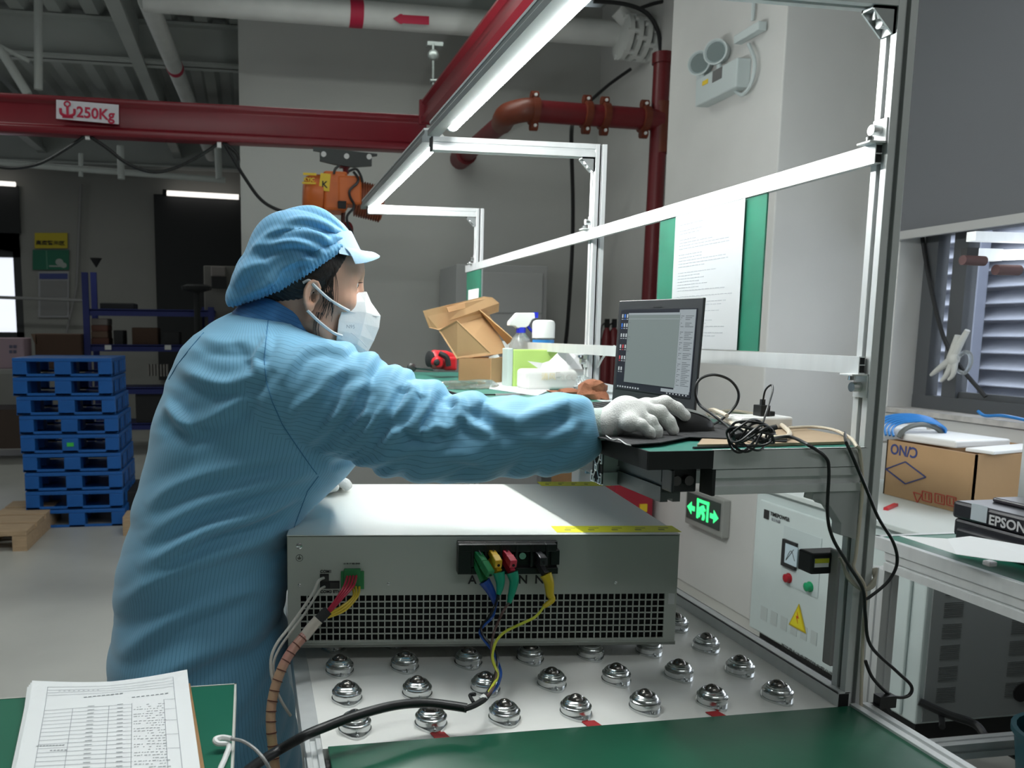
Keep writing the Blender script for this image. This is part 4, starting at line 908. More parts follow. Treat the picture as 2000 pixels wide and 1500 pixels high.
# folder box
gf=th2('green_folder',1070,745,'pale green plastic file box standing behind the tissue pack','file box')
GF=M('folder_green',(.42,.62,.16),.5); a=at(1002,740,y=2.50); b=at(1128,740,y=2.50); zt=at(1060,683,y=2.5).z
MB().box((a.x,2.50,SZ),(b.x-.0,2.56,zt)).build('body',GF,gf,bevel=.004)
MB().box((a.x-.018,2.503,SZ),(a.x-.0,2.56,zt+.004)).build('spine',M('spine_pale',(.50,.60,.56),.5),gf,bevel=.003)
tp=th2('tissue_pack',1085,765,'white tissue pack with pale lettering and a pulled tissue on the far shelf','tissues')
TW=M('tissue_white',(.66,.66,.63),.7,bump=.08,bscale=30)
a=at(1028,762,y=2.36); b=at(1148,762,y=2.36); zt=at(1085,722,y=2.36).z
MB().box((a.x,2.36,SZ),(b.x,2.46,zt)).build('pack',TW,tp,bevel=.012,seg=4)
mb=MB(); pz=lambda u,v,y=2.4: at(u,v,y=y)
mb.add([pz(1055,722),pz(1138,722),pz(1128,690,2.41),pz(1104,674,2.42),pz(1078,700,2.42),pz(1082,702,2.39),pz(1030,705,2.38),pz(1060,709,2.4),pz(1108,725,2.37)],[(0,8,5,4),(8,1,2,3),(8,3,4,5),(0,6,7,5),(4,3,2,1,0)])
mb.build('tissue',M('tissue_sheet',(.85,.85,.83),.8),tp)
text('Face',.034,M('print_tan',(.62,.60,.56),.7),at(1083,742,y=2.355),(1,0,0),(0,0,1),tp,sx=1.1); text('清风',.022,M('print_ochre',(.70,.60,.36),.7),at(1057,741,y=2.355),(1,0,0),(0,0,1),tp)
tag(MB().quad(at(955,760,z=SZ),at(1050,774,z=SZ),at(1085,757,z=SZ),at(965,746,z=SZ),.003).build('printed_card',PAPER),'white printed card lying in front of the tissue pack','paper')
tag(MB().quad(at(1150,742,z=SZ),at(1198,752,z=SZ),at(1197,790,z=SZ),at(1130,770,z=SZ),.006).build('white_tray',M('tray_white',(.62,.68,.70),.4)),'pale flat plastic sheet left of the laptop','sheet')
BRN=M('brown_cloth',(.24,.09,.045),.9,bump=.5,bscale=60)
def lump(name,c,S,mat,lab,cat,seed,amp=.25,n=18):
    mb=MB().ball((0,0,0),1,n=n); r=np.random.RandomState(seed); K=r.normal(size=(6,3))*3.0; ph=r.uniform(0,6.28,6); vs=[]
    for p in mb.v:
        q=np.array(p); d=1+amp*np.sin(K@q+ph).sum()/2.2; q=q*d*np.array(S); vs.append((c[0]+q[0],c[1]+q[1],max(c[2]+q[2],SZ if name!='plastic_bag_knot' else -9)))
    mb.v=vs; return tag(mb.build(name,mat,smooth=True),lab,cat)
lump('brown_rag',at(1160,766,y=2.05),(.035,.04,.028),BRN,'crumpled brown rag left of the laptop','rag',3,.35)
lump('brown_rag',at(1105,770,y=2.15),(.045,.03,.012),BRN,'flat brown glove lying behind the sleeve cuff','rag',8,.3)
lump('clear_wrap',at(1140,752,y=2.2),(.024,.03,.026),CLR,'shiny clear plastic wrap beside the brown rag','wrap',5,.3)
lump('plastic_bag',at(915,752,z=SZ+.01),(.075,.05,.014),CLR,'crumpled clear plastic bag lying before the open carton','bag',9,.35,24)
cable([(1148,741,'y',2.3),(1168,715,'y',2.2),(1180,695,'y',2.15),(1200,676,'y',2.1)],.003,WHT,'white_cable','white cable rising from the shelf behind the laptop lid')
# drill and ratchet
RD=M('tool_red',(.55,.012,.02),.35)
dr=th2('power_tool',862,715,'red and black cordless tool lying left of the open carton','power tool')
c=at(862,702,y=3.1); mb=MB(); mb.lathe(at(842,702,y=3.1),[(.030,0),(.036,.01),(.036,.06),(.028,.09),(.02,.1)],n=20,ax=(.95,.3,-.05)); mb.build('motor_body',RD,dr,smooth=True)
MB().lathe(at(836,701,y=3.1),[(.02,0),(.030,.004),(.030,.012)],n=20,ax=(.95,.3,-.05)).build('rear_cap',BLKM,dr,smooth=True)
MB().tube([at(858,690,y=3.06),at(872,698,y=3.05),at(876,715,y=3.05)],.010).build('grip_strip',BLKM,dr,smooth=True)
MB().lathe(at(853,708,y=3.06),[(.022,0),(.024,.012),(.016,.03)],n=16,ax=(0,-1,0)).build('chuck',RD,dr,smooth=True)
MB().cbox(at(878,710,y=3.1),(.05,.05,.05)).build('battery',RD,dr,bevel=.008)
MB().lathe(at(853,708,y=3.028),[(.012,0),(.006,.006)],n=12,ax=(0,-1,0)).build('bit_hole',BLKM,dr)
tag(MB().tube([at(810,718,y=3.3),at(830,720,y=3.25),at(848,722,y=3.2)],.006).lathe(at(804,718,y=3.3),[(.012,-.01),(.018,-.008),(.018,.008),(.012,.01)],n=16,ax=(0,-1,0)).build('ratchet_wrench',M('tool_steel',(.12,.12,.12),.3,.8),smooth=True),'dark ratchet wrench at the far left shelf corner','wrench')
# ================================================================== GREY CHASSIS
OD=Vector((.058,1.436,.7315)); TH=math.radians(-7.45)
TD=Matrix.Translation(OD)@Matrix.Rotation(TH,4,'Z')
DW,DH,DD_=.686,.198,.49
dv=thing('inverter_chassis',(OD.x+.34,OD.y+.2,OD.z),'large pale grey power chassis with a grid of square vents on the ball table','electrical unit')
def D(): return MB(TD)
fy=.0015
gx0,gx1,gz0,gz1=.0225,.664,.0115,.0925
D().box((0,0,0),(.003,DD_,DH)).box((DW-.003,0,0),(DW,DD_,DH)).box((0,DD_-.003,0),(DW,DD_,DH)).box((0,0,0),(DW,DD_,.003)).build('housing',CHAS,dv)
D().box((-.0008,-.0008,DH),(DW+.0008,DD_,DH+.0018)).build('top_cover',CHAST,dv,bevel=.0008)
D().box((.0008,-fy,.0005),(gx0,.002,DH-.001)).box((gx1,-fy,.0005),(DW-.0008,.002,DH-.001)).box((gx0,-fy,gz1),(gx1,.002,DH-.001)).box((gx0,-fy,.0005),(gx1,.002,gz0)).build('front_panel',CHAS,dv)
D().box((.0,-.004,-.0005),(DW,.001,.0045)).box((.0,-.004,-.0005),(DW,-.0028,.006)).build('bottom_lip',CHAS,dv)
mb=D(); nc,nr=57,7; pw=(gx1-gx0)/nc; ph=(gz1-gz0)/nr; bw=.0011
for i in range(1,nc): x=gx0+i*pw; mb.box((x-bw,-fy,gz0),(x+bw,.0005,gz1))
for j in range(1,nr): z=gz0+j*ph; mb.box((gx0,-fy,z-bw),(gx1,.0005,z+bw))
g_=mb.build('vent_grille',CHAS,dv)
D().box((gx0-.005,.016,gz0-.003),(gx1+.005,.02,gz1+.003)).build('dark_interior',DARKIN,dv)
for x,z,r in((.021,.181,.0055),(.021,.112,.0028),(.175,.113,.0028),(.575,.113,.0028),(.02,.008,.002)):
    D().lathe((x,-fy,z),[(r,0),(r,.001),(r*.6,.002)],n=14,ax=(0,-1,0)).build('screw',STEEL,dv,smooth=True)
D().lathe((.021,-fy,.160),[(.0062,0),(.0062,.0003)],n=20,ax=(0,-1,0)).build('earth_ring',INK,dv); D().lathe((.021,-fy-.0002,.160),[(.0054,0),(.0054,.0003)],n=20,ax=(0,-1,0)).build('earth_disc',CHAS,dv)
D().box((.0205,-.0026,.160),(.0215,-.0018,.1645)).box((.0175,-.0026,.1595),(.0245,-.0018,.1605)).box((.0188,-.0026,.1578),(.0232,-.0018,.1585)).build('earth_symbol',INK,dv)
ex=TD.to_3x3()@Vector((1,0,0)); 
def dt(s,x,z,size,mat=INK,**k): return text(s,size,mat,TD@Vector((x,-fy-.0006,z)),ex,(0,0,1),dv,**k)
dt('COM1',.0563,.1335,.0072,bold=.0002); dt('COM3',.0563,.0975,.0072,bold=.0002); dt('ETH',.0785,.0975,.0072,bold=.0002)
dt('1A 1B 1Y 485 GND',.096,.1485,.0036); dt('A',.314,.1125,.0215,bold=.0004); dt('B',.362,.1125,.0215,bold=.0004);dt('N',.402,.1125,.0215,bold=.0004); dt('N',.431,.1125,.0215,bold=.0004)
D().box((.0563,-.003,.1055),(.0715,.001,.1315)).box((.0715,-.003,.1055),(.090,.001,.119)).build('port_block',BLKM,dv)
D().box((.058,-.0045,.119),(.070,-.002,.129)).box((.0735,-.0045,.107),(.088,-.002,.117)).build('port_mouth',M('port_inner',(.03,.03,.03),.4),dv)
GT=M('terminal_green',(.02,.20,.06),.5)
D().box((.0925,-.006,.105),(.1325,0,.1365)).box((.098,-.012,.112),(.1265,-.004,.142)).build('terminal_plug',GT,dv,bevel=.0008)
# terminal block
tb2=D().box((.2935,-.018,.133),(.467,0,.1375)).box((.2935,-.030,.131),(.460,-.003,.150)) 
tb2=D(); tb2.box((.293,-.012,.137),(.467,0,.190)); tb2.box((.293,-.028,.176),(.462,0,.189)); tb2.box((.293,-.022,.135),(.467,0,.146))
for x in(.3155,.338,.364,.391,.417,.443): tb2.box((x,-.030,.150),(x+.004,0,.1895))
tb2.box((.293,-.026,.137),(.3165,0,.176)); tb2.box((.455,-.018,.150),(.470,0,.176))
tbo=tb2.build('terminal_block',M('terminal_black',(.010,.010,.011),.32),dv,bevel=.0008)
D().lathe((.4055,-.012,.166),[(.008,0),(.008,.004),(.006,.006)],n=16,ax=(0,-1,0)).build('terminal_screw',STEEL,tbo,smooth=True)
for k,x in enumerate((.322,.346,.372,.398,.424)): D().box((x,-.020,.1765),(x+.016,-.012,.1785)).build('contact_plate',STEEL,tbo)
YS=M('sticker_yellow',(.80,.78,.03),.5)
def dstick(u0,v0,u1,v1,name,lab):
    zt=OD.z+DH+.002; 
    iT=TD.inverted(); a=iT@at(u0,v0,z=zt); b=iT@at(u1,v1,z=zt)
    o=D().box((a.x,a.y,DH+.0019),(b.x,b.y,DH+.0023)).build(name,YS,dv)
    w_=b.x-a.x; hgt=b.y-a.y
    mb=D()
    for k in range(5):
        x=a.x+w_*(.08+.19*k); mb.box((x,a.y+hgt*.3,DH+.0023),(x+w_*.05,a.y+hgt*.45,DH+.0024)); mb.box((x+w_*.02,a.y+hgt*.6,DH+.0023),(x+w_*.10,a.y+hgt*.68,DH+.0024))
    mb.build('sticker_print',M('sticker_ink',(.25,.24,.05),.7),o)
    return o
dstick(1088,1040,1312,1027,'warning_sticker',None); dstick(1058,949,1180,941,'warning_sticker',None)
D().box((.6705,-.0018,.073),(.682,-.0014,.0925)).build('id_label',M('id_label',(.55,.57,.56),.6),dv)
# clamps
def fyat(u): # front plane y at this column
    p=at(u,1150,y=1.39); return OD.y+(p.x-OD.x)*math.tan(TH)
def clamp(u0,v0,u1,v1,mat,name,lab,boot,bmat,w=.0125,h=.015,low=True,uend=None):
    yf=fyat(u0); p0=at(u0,v0,y=yf-.022); p1=at(u1,v1,y=yf-.062)
    t=thing(name,p1,lab,'clamp'); d=(p1-p0).normalized(); sx=d.cross(Vector((0,0,1))).normalized(); upv=sx.cross(d).normalized()
    if upv.z<0: upv=-upv
    L_=(p1-p0).length
    def slab(a,b,wd,h0,h1,off,nm,par=t):
        A=p0+d*a*L_+upv*off;B=p0+d*b*L_+upv*off
        vs=[A-sx*wd/2-upv*h0/2,A+sx*wd/2-upv*h0/2,A+sx*wd/2+upv*h0/2,A-sx*wd/2+upv*h0/2,B-sx*wd/2-upv*h1/2,B+sx*wd/2-upv*h1/2,B+sx*wd/2+upv*h1/2,B-sx*wd/2+upv*h1/2]
        return MB().add(vs,[(0,1,2,3),(7,6,5,4),(0,4,5,1),(1,5,6,2),(2,6,7,3),(3,7,4,0)]).build(nm,mat,par,bevel=.0015)
    slab(-.05,.48,w*.92,h*.7,h*.95,0,'jaw'); slab(.50,1.0,w,h,h*.95,.0005,'grip')
    MB().cyl(p1+d*.0002-upv*.001,p1+d*.0012-upv*.001,.0024,n=10).build('cable_hole',DARKIN,t)
    # lower arm
    q0=p0-upv*h*.9; q1=at(*boot[0],y=yf-.040)
    dd=(q1-q0); s2=dd.normalized().cross(Vector((0,0,1))).normalized(); u2=s2.cross(dd.normalized())
    wd=w*.9; vs=[]
    for A,hh in((q0,h*.6),(q1,h*.75)): vs+=[A-s2*wd/2-u2*hh/2,A+s2*wd/2-u2*hh/2,A+s2*wd/2+u2*hh/2,A-s2*wd/2+u2*hh/2]
    MB().add(vs,[(0,1,2,3),(7,6,5,4),(0,4,5,1),(1,5,6,2),(2,6,7,3),(3,7,4,0)]).build('lower_grip',mat,t,bevel=.0015)
    P=[at(a,b,y=yf-.040-.004*i) for i,(a,b) in enumerate(boot)]
    MB().tube(P,(.0105,.0036),n=12).build('boot',bmat,t,smooth=True)
    MB().cyl(p0+upv*.008,p0+d*.012+upv*.008,.001,n=6).build('spring',STEEL,t)
    return P[-1]
CG=M('clamp_green',(.02,.24,.08),.4);CY=M('clamp_yellow',(.72,.42,.01),.4);CRR=M('clamp_red',(.50,.02,.05),.4);CBK=M('clamp_black',(.02,.02,.024),.35)
TG=M('boot_teal',(.01,.33,.20),.35);TB=M('boot_blue',(.012,.06,.32),.35);TY=M('boot_yellow',(.62,.46,.02),.35)
e1=clamp(932,1080,958,1122,CG,'green_clamp','green test clamp on the first terminal, gripping lowest',[(946,1135),(957,1152),(965,1170),(968,1182)],TB,w=.0135)
e2=clamp(960,1078,974,1103,CY,'yellow_clamp','yellow test clamp between the green and red clamps',[(974,1118),(977,1135),(976,1150),(973,1162)],TG)
e3=clamp(986,1078,1003,1103,CRR,'red_clamp','red test clamp right of the yellow clamp',[(1000,1118),(1004,1135),(999,1160),(994,1178)],TG)
e4=clamp(1050,1082,1062,1098,CBK,'black_clamp','black test clamp alone on the right terminal',[(1066,1122),(1072,1138),(1074,1160),(1078,1172),(1062,1185)],TY)
def wl(start,pts,r,mat,name,lab):
    P=[start]+[at(*p[:2],**{p[2]:p[3]}) for p in pts]; return tag(MB().tube(P,r).build(name,mat,smooth=True),lab,'wire')
WB=M('wire_blue',(.015,.08,.35),.3);WBR=M('wire_brown',(.10,.055,.05),.35);WYG=M('wire_yellow_green',(.52,.56,.05),.35);WK=M('wire_black',(.01,.01,.012),.3)
wl(e1,[(962,1205,'y',1.31),(945,1222,'y',1.31),(937,1235,'y',1.31),(945,1250,'y',1.30),(962,1272,'y',1.29),(975,1300,'y',1.27),(978,1320,'y',1.25),(968,1345,'y',1.23),(950,1362,'z',.745)],.0023,WB,'blue_wire','blue wire from the green clamp down to the thick black cable')
wl(e2,[(966,1185,'y',1.31),(955,1205,'y',1.31),(940,1225,'y',1.31),(946,1245,'y',1.30),(965,1265,'y',1.29),(972,1290,'y',1.27),(965,1325,'y',1.24),(952,1352,'z',.75),(945,1364,'z',.745)],.0022,WK,'black_wire','black wire from the yellow clamp twisting beside the blue wire')
wl(e3,[(985,1190,'y',1.30),(975,1210,'y',1.30),(965,1235,'y',1.295),(960,1262,'y',1.28),(962,1290,'y',1.27),(970,1315,'y',1.25),(962,1345,'z',.755),(946,1366,'z',.745)],.0022,WBR,'brown_wire','brown wire from the red clamp crossing the vent grid')
wl(e4,[(1045,1205,'y',1.29),(1010,1222,'y',1.29),(985,1235,'y',1.29),(968,1255,'y',1.28),(962,1285,'y',1.27),(972,1318,'y',1.245),(962,1340,'z',.755),(948,1362,'z',.746)],.0023,WYG,'yellow_wire','yellow-green wire curving left from the black clamp')
bc=thing('mains_cable',at(900,1382,z=.74),'thick black sheathed cable crossing the table and leaving at lower left','cable')
P=[at(912,1383,z=.742),at(880,1378,z=.744),at(830,1373,z=.748),at(770,1378,z=.752),at(700,1396,z=.752),at(640,1418,z=.746),at(595,1437,z=.742),at(545,1465,y=1.10),at(500,1493,y=1.06),at(470,1520,y=1.02),at(400,1600,y=.95)]
MB().tube(P,.0068,n=14).build('sheath',BLK,bc,smooth=True)
MB().tube([at(905,1385,z=.742),at(925,1378,z=.744),at(945,1366,z=.746),at(956,1352,z=.75)],.0045).build('taped_end',BLKM,bc,smooth=True)
MB().tube([at(925,1372,z=.747),at(918,1358,z=.752),at(928,1356,z=.756)],.0028).build('tape_tail',BLKM,bc,smooth=True)
MB().lathe(at(944,1364,z=.7465),[(.0052,-.004),(.0056,0),(.0052,.004)],n=12,ax=(.8,.3,.4)).build('white_tie',WHT,bc)
# signal harness
hs=thing('signal_harness',at(660,1170,y=1.36),'bundle of red and yellow wires going from the green plug into a pink sleeve','wire bundle')
yf=fyat(690)
for k in range(4): MB().tube([at(678+k*6,1126-k*.5,y=yf-.012),at(672+k*6,1145,y=yf-.035),at(655+k*3.5,1172,y=yf-.045),at(634+k*2,1200,y=yf-.045)],.0021).build('red_wire',M('wire_red',(.45,.015,.05),.35),hs,smooth=True)
for k in range(3): MB().tube([at(688+k*7,1146,y=yf-.012),at(690+k*4,1165,y=yf-.035),at(668+k*3,1184+k*4,y=yf-.045),at(640,1200+k*3,y=yf-.045)],.0021).build('yellow_wire',M('wire_yellow',(.65,.47,.03),.35),hs,smooth=True)
MB().cyl(at(641,1192,y=yf-.045),at(618,1214,y=yf-.048),.0085,n=14).build('black_band',BLKM,hs,smooth=True)
MB().tube([at(622,1210,y=yf-.047),at(606,1228,y=yf-.05),at(594,1244,y=yf-.052)],.0092,n=14).build('clear_tape',M('tape_pale',(.55,.50,.44),.3),hs,smooth=True)
pts=[(596,1240),(572,1268),(553,1300),(538,1340),(530,1380),(529,1420),(534,1470),(540,1520)]
PP=[at(u,v,y=yf-.052-.012*i) for i,(u,v) in enumerate(pts)]
MB().tube(PP,.0082,n=14).build('pink_sleeve',M('sleeve_pink',(.42,.20,.17),.3,noise=.0,col2=(.40,.30,.16),nscale=9),hs,smooth=True)
mb=MB()
for i in range(len(PP)-1):
    for f in(.2,.7):
        p=PP[i].lerp(PP[i+1],f); d=(PP[i+1]-PP[i]).normalized(); mb.cyl(p+Vector((0,-.0005,0)),p+d*.0016+Vector((0,-.0005,0)),.0088,n=14)
mb.build('sleeve_marks',M('sleeve_mark',(.10,.03,.02),.6),hs)
WC=M('cable_white_dirty',(.50,.49,.45),.45)
cable([(632,1129,'y',yf-.008),(622,1135,'y',yf-.025),(610,1160,'y',yf-.03),(590,1190,'y',yf-.035),(565,1225,'y',yf-.045),(540,1258,'y',yf-.06),(529,1290,'y',yf-.07),(533,1330,'y',yf-.08),(550,1370,'y',yf-.09),(568,1398,'y',yf-.09)],.0026,WC,'data_cable','upper white data cable from port COM1')
cable([(634,1146,'y',yf-.008),(625,1152,'y',yf-.02),(612,1172,'y',yf-.026),(594,1200,'y',yf-.03),(570,1232,'y',yf-.04),(545,1268,'y',yf-.055),(534,1300,'y',yf-.065),(540,1345,'y',yf-.075)],.0022,WC,'data_cable','lower white data cable from port COM3')
# power adaptor behind the chassis at the shelf
ad=thing('plug_adaptor',at(1150,915,y=1.95),'white plug and socket block standing behind the chassis','plug')
MB().box(at(1130,948,y=1.95),at(1152,892,y=2.0)).build('socket_block',WHT,ad,bevel=.003)
MB().cbox(at(1168,912,y=1.94),(.045,.04,.03)).build('plug_body',M('plug_grey',(.6,.63,.64),.4),ad,bevel=.006)
MB().box(at(1145,925,y=1.93),at(1158,905,y=1.94)).build('blue_mark',M('pale_blue',(.3,.5,.62),.5),ad)
MB().tube([at(1180,918,y=1.93),at(1190,925,y=1.92),at(1196,938,y=1.92),at(1184,946,y=1.93)],.004).build('cord',WHT,ad,smooth=True)
MB().cyl((.62,1.97,.7),(.62,1.97,.9),.006).build('stem',ALU,ad)
# ================================================================== FOREGROUND LEFT TABLE
ft=thing('green_side_table',(-.25,1.0,0),'green topped table corner at the lower left under the papers','table')
z=.76
MB().box((-.9,.45,z-.02),(-.030,1.222,z)).build('green_top',M('green_top',(.010,.13,.075),.42,noise=.1,nscale=5),ft)
MB().box((-.9,1.222,z-.022),(-.027,1.2245,z+.0008)).box((-.030,.45,z-.022),(-.027,1.2245,z+.0008)).build('edge_band',M('edge_pale',(.55,.56,.52),.5),ft)
for x,y in((-.07,1.18),(-.86,1.18),(-.07,.5),(-.86,.5)): MB().box((x-.02,y-.02,0),(x+.02,y+.02,z-.022)).build('leg',ALU,ft)
cl=thing('paper_stack',(-.2,1.1,z),'stack of printed table sheets on a brown board at the lower left','paper')
c1=at(54,1342,z=z+.014);c2=at(358,1320,z=z+.014);c3=at(382,1505,z=z+.014);c4=at(16,1515,z=z+.014)
def sheetpt(s,t,dz=0):
    p=(c4*(1-s)+c3*s)*(1-t)+(c1*(1-s)+c2*s)*t
    curl=.010*max(0,t-.8)/.2*abs(2*s-1)**1.5
    return Vector((p.x,p.y,z+.012+curl+dz))
d1=(c3-c4)*1.0; ext=.0
# extend the sheet below the frame to A4 length
c4b=c4+(c4-c1)*.12; c3b=c3+(c3-c2)*.12
c4,c3=c4b,c3b
for L_ in range(4):
    off=Vector((.0018*(3-L_),.0012*(3-L_)-.0006*L_,0)); mb=MB(); n=12; vs=[];fs=[]
    for j in range(n+1):
        for i in range(n+1): vs.append(sheetpt(i/n,j/n,-.0022*L_*1.0)+off)
    fs=[(j*(n+1)+i,j*(n+1)+i+1,(j+1)*(n+1)+i+1,(j+1)*(n+1)+i) for j in range(n) for i in range(n)]
    m0=len(vs); vs2=[v-Vector((0,0,.0018)) for v in vs]; fs+=[tuple(q+m0 for q in f[::-1]) for f in fs]
    rim=[i for i in range(n+1)]+[j*(n+1)+n for j in range(1,n+1)]+[n*(n+1)+i for i in range(n-1,-1,-1)]+[j*(n+1) for j in range(n-1,0,-1)]
    fs+=[(rim[k],rim[k]+m0,rim[(k+1)%len(rim)]+m0,rim[(k+1)%len(rim)]) for k in range(len(rim))]
    mb.add(vs+vs2,fs).build('sheet',PAPER,cl,smooth=False)
MB().add([Vector((p.x,p.y,z+.0005+zz)) for zz in(0,.004) for p in(c4+Vector((.0,-.0,0)),c3+Vector((.012,0,0)),c2+Vector((.010,-.006,0)),c1+Vector((.0,-.006,0)))],[(3,2,1,0),(4,5,6,7),(0,1,5,4),(1,2,6,5),(2,3,7,6),(3,0,4,7)]).build('backing_board',CARDD,cl)
mb=MB(); ink2=MB()
def ruled(s0,t0,s1,t1,w_=.0004):
    n=10; 
    for k in range(n):
        a=sheetpt(s0+(s1-s0)*k/n,t0+(t1-t0)*k/n,.0006);b=sheetpt(s0+(s1-s0)*(k+1)/n,t0+(t1-t0)*(k+1)/n,.0006)
        d=(b-a); nn=Vector((-d.y,d.x,0)).normalized()*w_; mb.add([a-nn,b-nn,b+nn,a+nn],[(0,1,2,3)])
for t in(.955,.925,.90,.875): ruled(.13 if t<.95 else .13,t,.93,t+.004)
ruled(.13,.955,.13,.02);ruled(.93,.957,.93,.02);
for s,t0 in((.30,.72),(.52,.73),(.66,.74),(.86,.76)): ruled(s,t0,s-.01,.02)
for k in range(19): t=.72-k*.038; ruled(.13,t,.30,t+.005);ruled(.30,t+.005,.66,t+.012)
for t in(.76,.66,.55,.42,.30): ruled(.86,t,.93,t)
mb.build('table_lines',M('print_mid',(.42,.44,.47),.8),cl)
mb=MB(); rr=random.Random(5)
def word(s,t,wd,h=.0035):
    a=sheetpt(s,t,.0007);b=sheetpt(s+wd,t+.002,.0007);c=sheetpt(s+wd,t+.002+h*1.2,.0007);d=sheetpt(s,t+h*1.2,.0007); mb.add([a,b,c,d],[(0,1,2,3)])
for k in range(30):
    t=.715-k*.0235; s=.67+.02*(k%3==0)*4
    while s<.85:
        w_=rr.uniform(.006,.022); 
        if rr.random()<.85: word(s,t+rr.uniform(-.002,.002),w_)
        s+=w_+rr.uniform(.004,.012)
for k in range(18):
    t=.735-k*.038; word(.39,t,.04); word(.57,t,.035)
for k in range(9): word(.36+k*.028,.835+.002*k,.020,.006); word(.20+k*.03,.91,.012,.003)
for k in range(8): word(.66+k*.03,.80+.002*k,.020,.006)
for k in range(9): word(.12+k*.018,.36,.013,.005); 
for k in range(5): word(.20+k*.02,.315,.013,.005)
mb.build('printed_text',PRINT,cl)['kind']='stuff'
cable([(452,1443,'z',.775),(435,1440,'z',.775),(421,1444,'z',.775),(425,1452,'z',.772),(447,1455,'z',.768),(440,1480,'z',.765),(428,1510,'z',.764),(420,1560,'z',.764)],.0035,WHT,'white_cable','white cable with a bare end lying on the green corner at lower left')
cable([(452,1443,'z',.775),(475,1448,'z',.775),(500,1465,'z',.77),(520,1490,'z',.76),(540,1530,'y',1.0)],.0022,M('grey_cord',(.35,.35,.35),.3),'thin_cable','thin grey cord continuing from the white cable')
# ================================================================== RIGHT SIDE
cx0=1.95; cy0=at(1788,1400,x=cx0).y; cy1=at(1470,1100,x=cx0).y; cz=at(1756,1037,x=cx0).z; cb0=at(1790,1418,x=cx0).z
cbn=thing('control_cabinet',(2.5,2.75,0),'white control cabinet with meter, red and green lamps and warning triangle','cabinet')
MB().box((cx0,cy0,cb0),(2.62,cy1,cz)).build('body',CABW,cbn,bevel=.006)
MB().box((cx0+.03,cy0+.03,0),(2.6,cy1-.03,cb0)).build('plinth',BLKM,cbn)
MB().box((cx0-.012,cy0+.05,cb0+.01),(cx0-.001,cy1-.04,cz-.04)).build('door',CABW,cbn,bevel=.004)
MB().box((cx0-.02,cy0-.01,cz),(2.64,cy1+.01,cz+.018)).build('top_lid',M('cabinet_lid',(.60,.65,.63),.4),cbn,bevel=.003)
MB().box((cx0+.02,cy0-.004,cb0+.01),(2.60,cy0+.001,cz-.03)).build('side_panel',CABG,cbn)
mb=MB()
for (xa) in (cx0+.06,cx0+.30):
    for j in range(7):
        for k in range(8): z=cb0+.07+j*.066; mb.box((xa,cy0-.0052,z+k*.006),(xa+.065,cy0-.0038,z+k*.006+.0025))
so=mb.build('vent_slots',M('vent_dark',(.14,.15,.15),.6),cbn); so['kind']='stuff'
MB().lathe((cx0+.36,cy0-.004,cb0+.08),[(.03,0),(.03,.004)],n=20,ax=(0,-1,0)).build('cable_hole',DARKIN,cbn)
fx=cx0-.0125
def cq(u0,v0,u1,v1,name,mat,th=.003,par=cbn,ox=0):
    a=at(u0,v0,x=fx-ox);b=at(u1,v1,x=fx-ox); return MB().box((fx-th-ox,a.y,a.z),(fx-ox,b.y,b.z)).build(name,mat,par)
cq(1525,1135,1606,1052,'instrument_panel',M('panel_pale',(.52,.60,.60),.4),.002)
mtr=cq(1530,1103,1560,1062,'meter_frame',BLKM,.012)
a=at(1532,1098,x=fx-.013);b=at(1558,1070,x=fx-.013); mf=MB().box((fx-.014,a.y,a.z),(fx-.012,b.y,b.z)).build('meter_face',M('meter_face',(.50,.62,.68),.3),mtr)
MB().tube([(fx-.0145,a.y-.01,a.z+.012),(fx-.0145,(a.y+b.y)/2,b.z-.02),(fx-.0145,b.y+.01,a.z+.02)],.001).cyl((fx-.0145,a.y-.01,a.z+.01),(fx-.0145,b.y+.02,b.z-.012),.001,n=5).build('meter_scale',INK,mtr)
for u,v,col,nm in((1542,1129,(.35,.01,.02),'red_lamp'),(1583,1146,(.01,.30,.12),'green_lamp')):
    MB().lathe(at(u,v,x=fx),[(.019,0),(.019,.005),(.016,.006),(.016,.018),(.010,.022)],n=20,ax=(-1,0,0)).build(nm,M(nm,col,.25),cbn,smooth=True)
c=at(1560,1205,x=fx); h=.050
MB().prism([(-h,-h*.9),(h,-h*.9),(0,h)],(fx-.002,c.y,c.z),(0,1,0),(0,0,1),(-.001,0,0)).build('warning_triangle',M('warn_border',(.55,.42,.01),.5),cbn)
MB().prism([(-h*.8,-h*.78),(h*.8,-h*.78),(0,h*.78)],(fx-.0035,c.y,c.z),(0,1,0),(0,0,1),(-.001,0,0)).build('warning_face',M('warn_yellow',(.78,.68,.02),.5),cbn)
MB().prism([(.004,.02),(-.008,-.004),(.001,-.004),(-.004,-.024),(.009,.002),(.0,.002)],(fx-.0048,c.y,c.z),(0,1,0),(0,0,1),(-.001,0,0)).build('bolt_symbol',M('bolt_red',(.6,.08,.02),.5),cbn)
mb=MB()
for k in range(6):
    u=1485+k*19.5; v=1195+k*9.5; a=at(u,v+13,x=fx);b=at(u+14,v-9+3,x=fx); mb.box((fx-.001,a.y,a.z),(fx,b.y,b.z))
mb.build('info_marks',M('info_grey',(.50,.56,.55),.5),cbn)
p=at(1492,1012,x=fx-.002); q=at(1530,1022,x=fx-.002)
MB().box((fx-.002,at(1492,1012,x=fx).y,p.z-.0),(fx,at(1502,1012,x=fx).y,p.z+.035)).build('logo_mark',INK,cbn)
text('TIMEPOWER',.021,INK,at(1504,1006,x=fx-.002),(0,-1,0),(0,0,1),cbn,bold=.0004)
text('泰沃电源',.014,PRINT,at(1506,1016,x=fx-.002),(0,-1,0),(0,0,1),cbn)
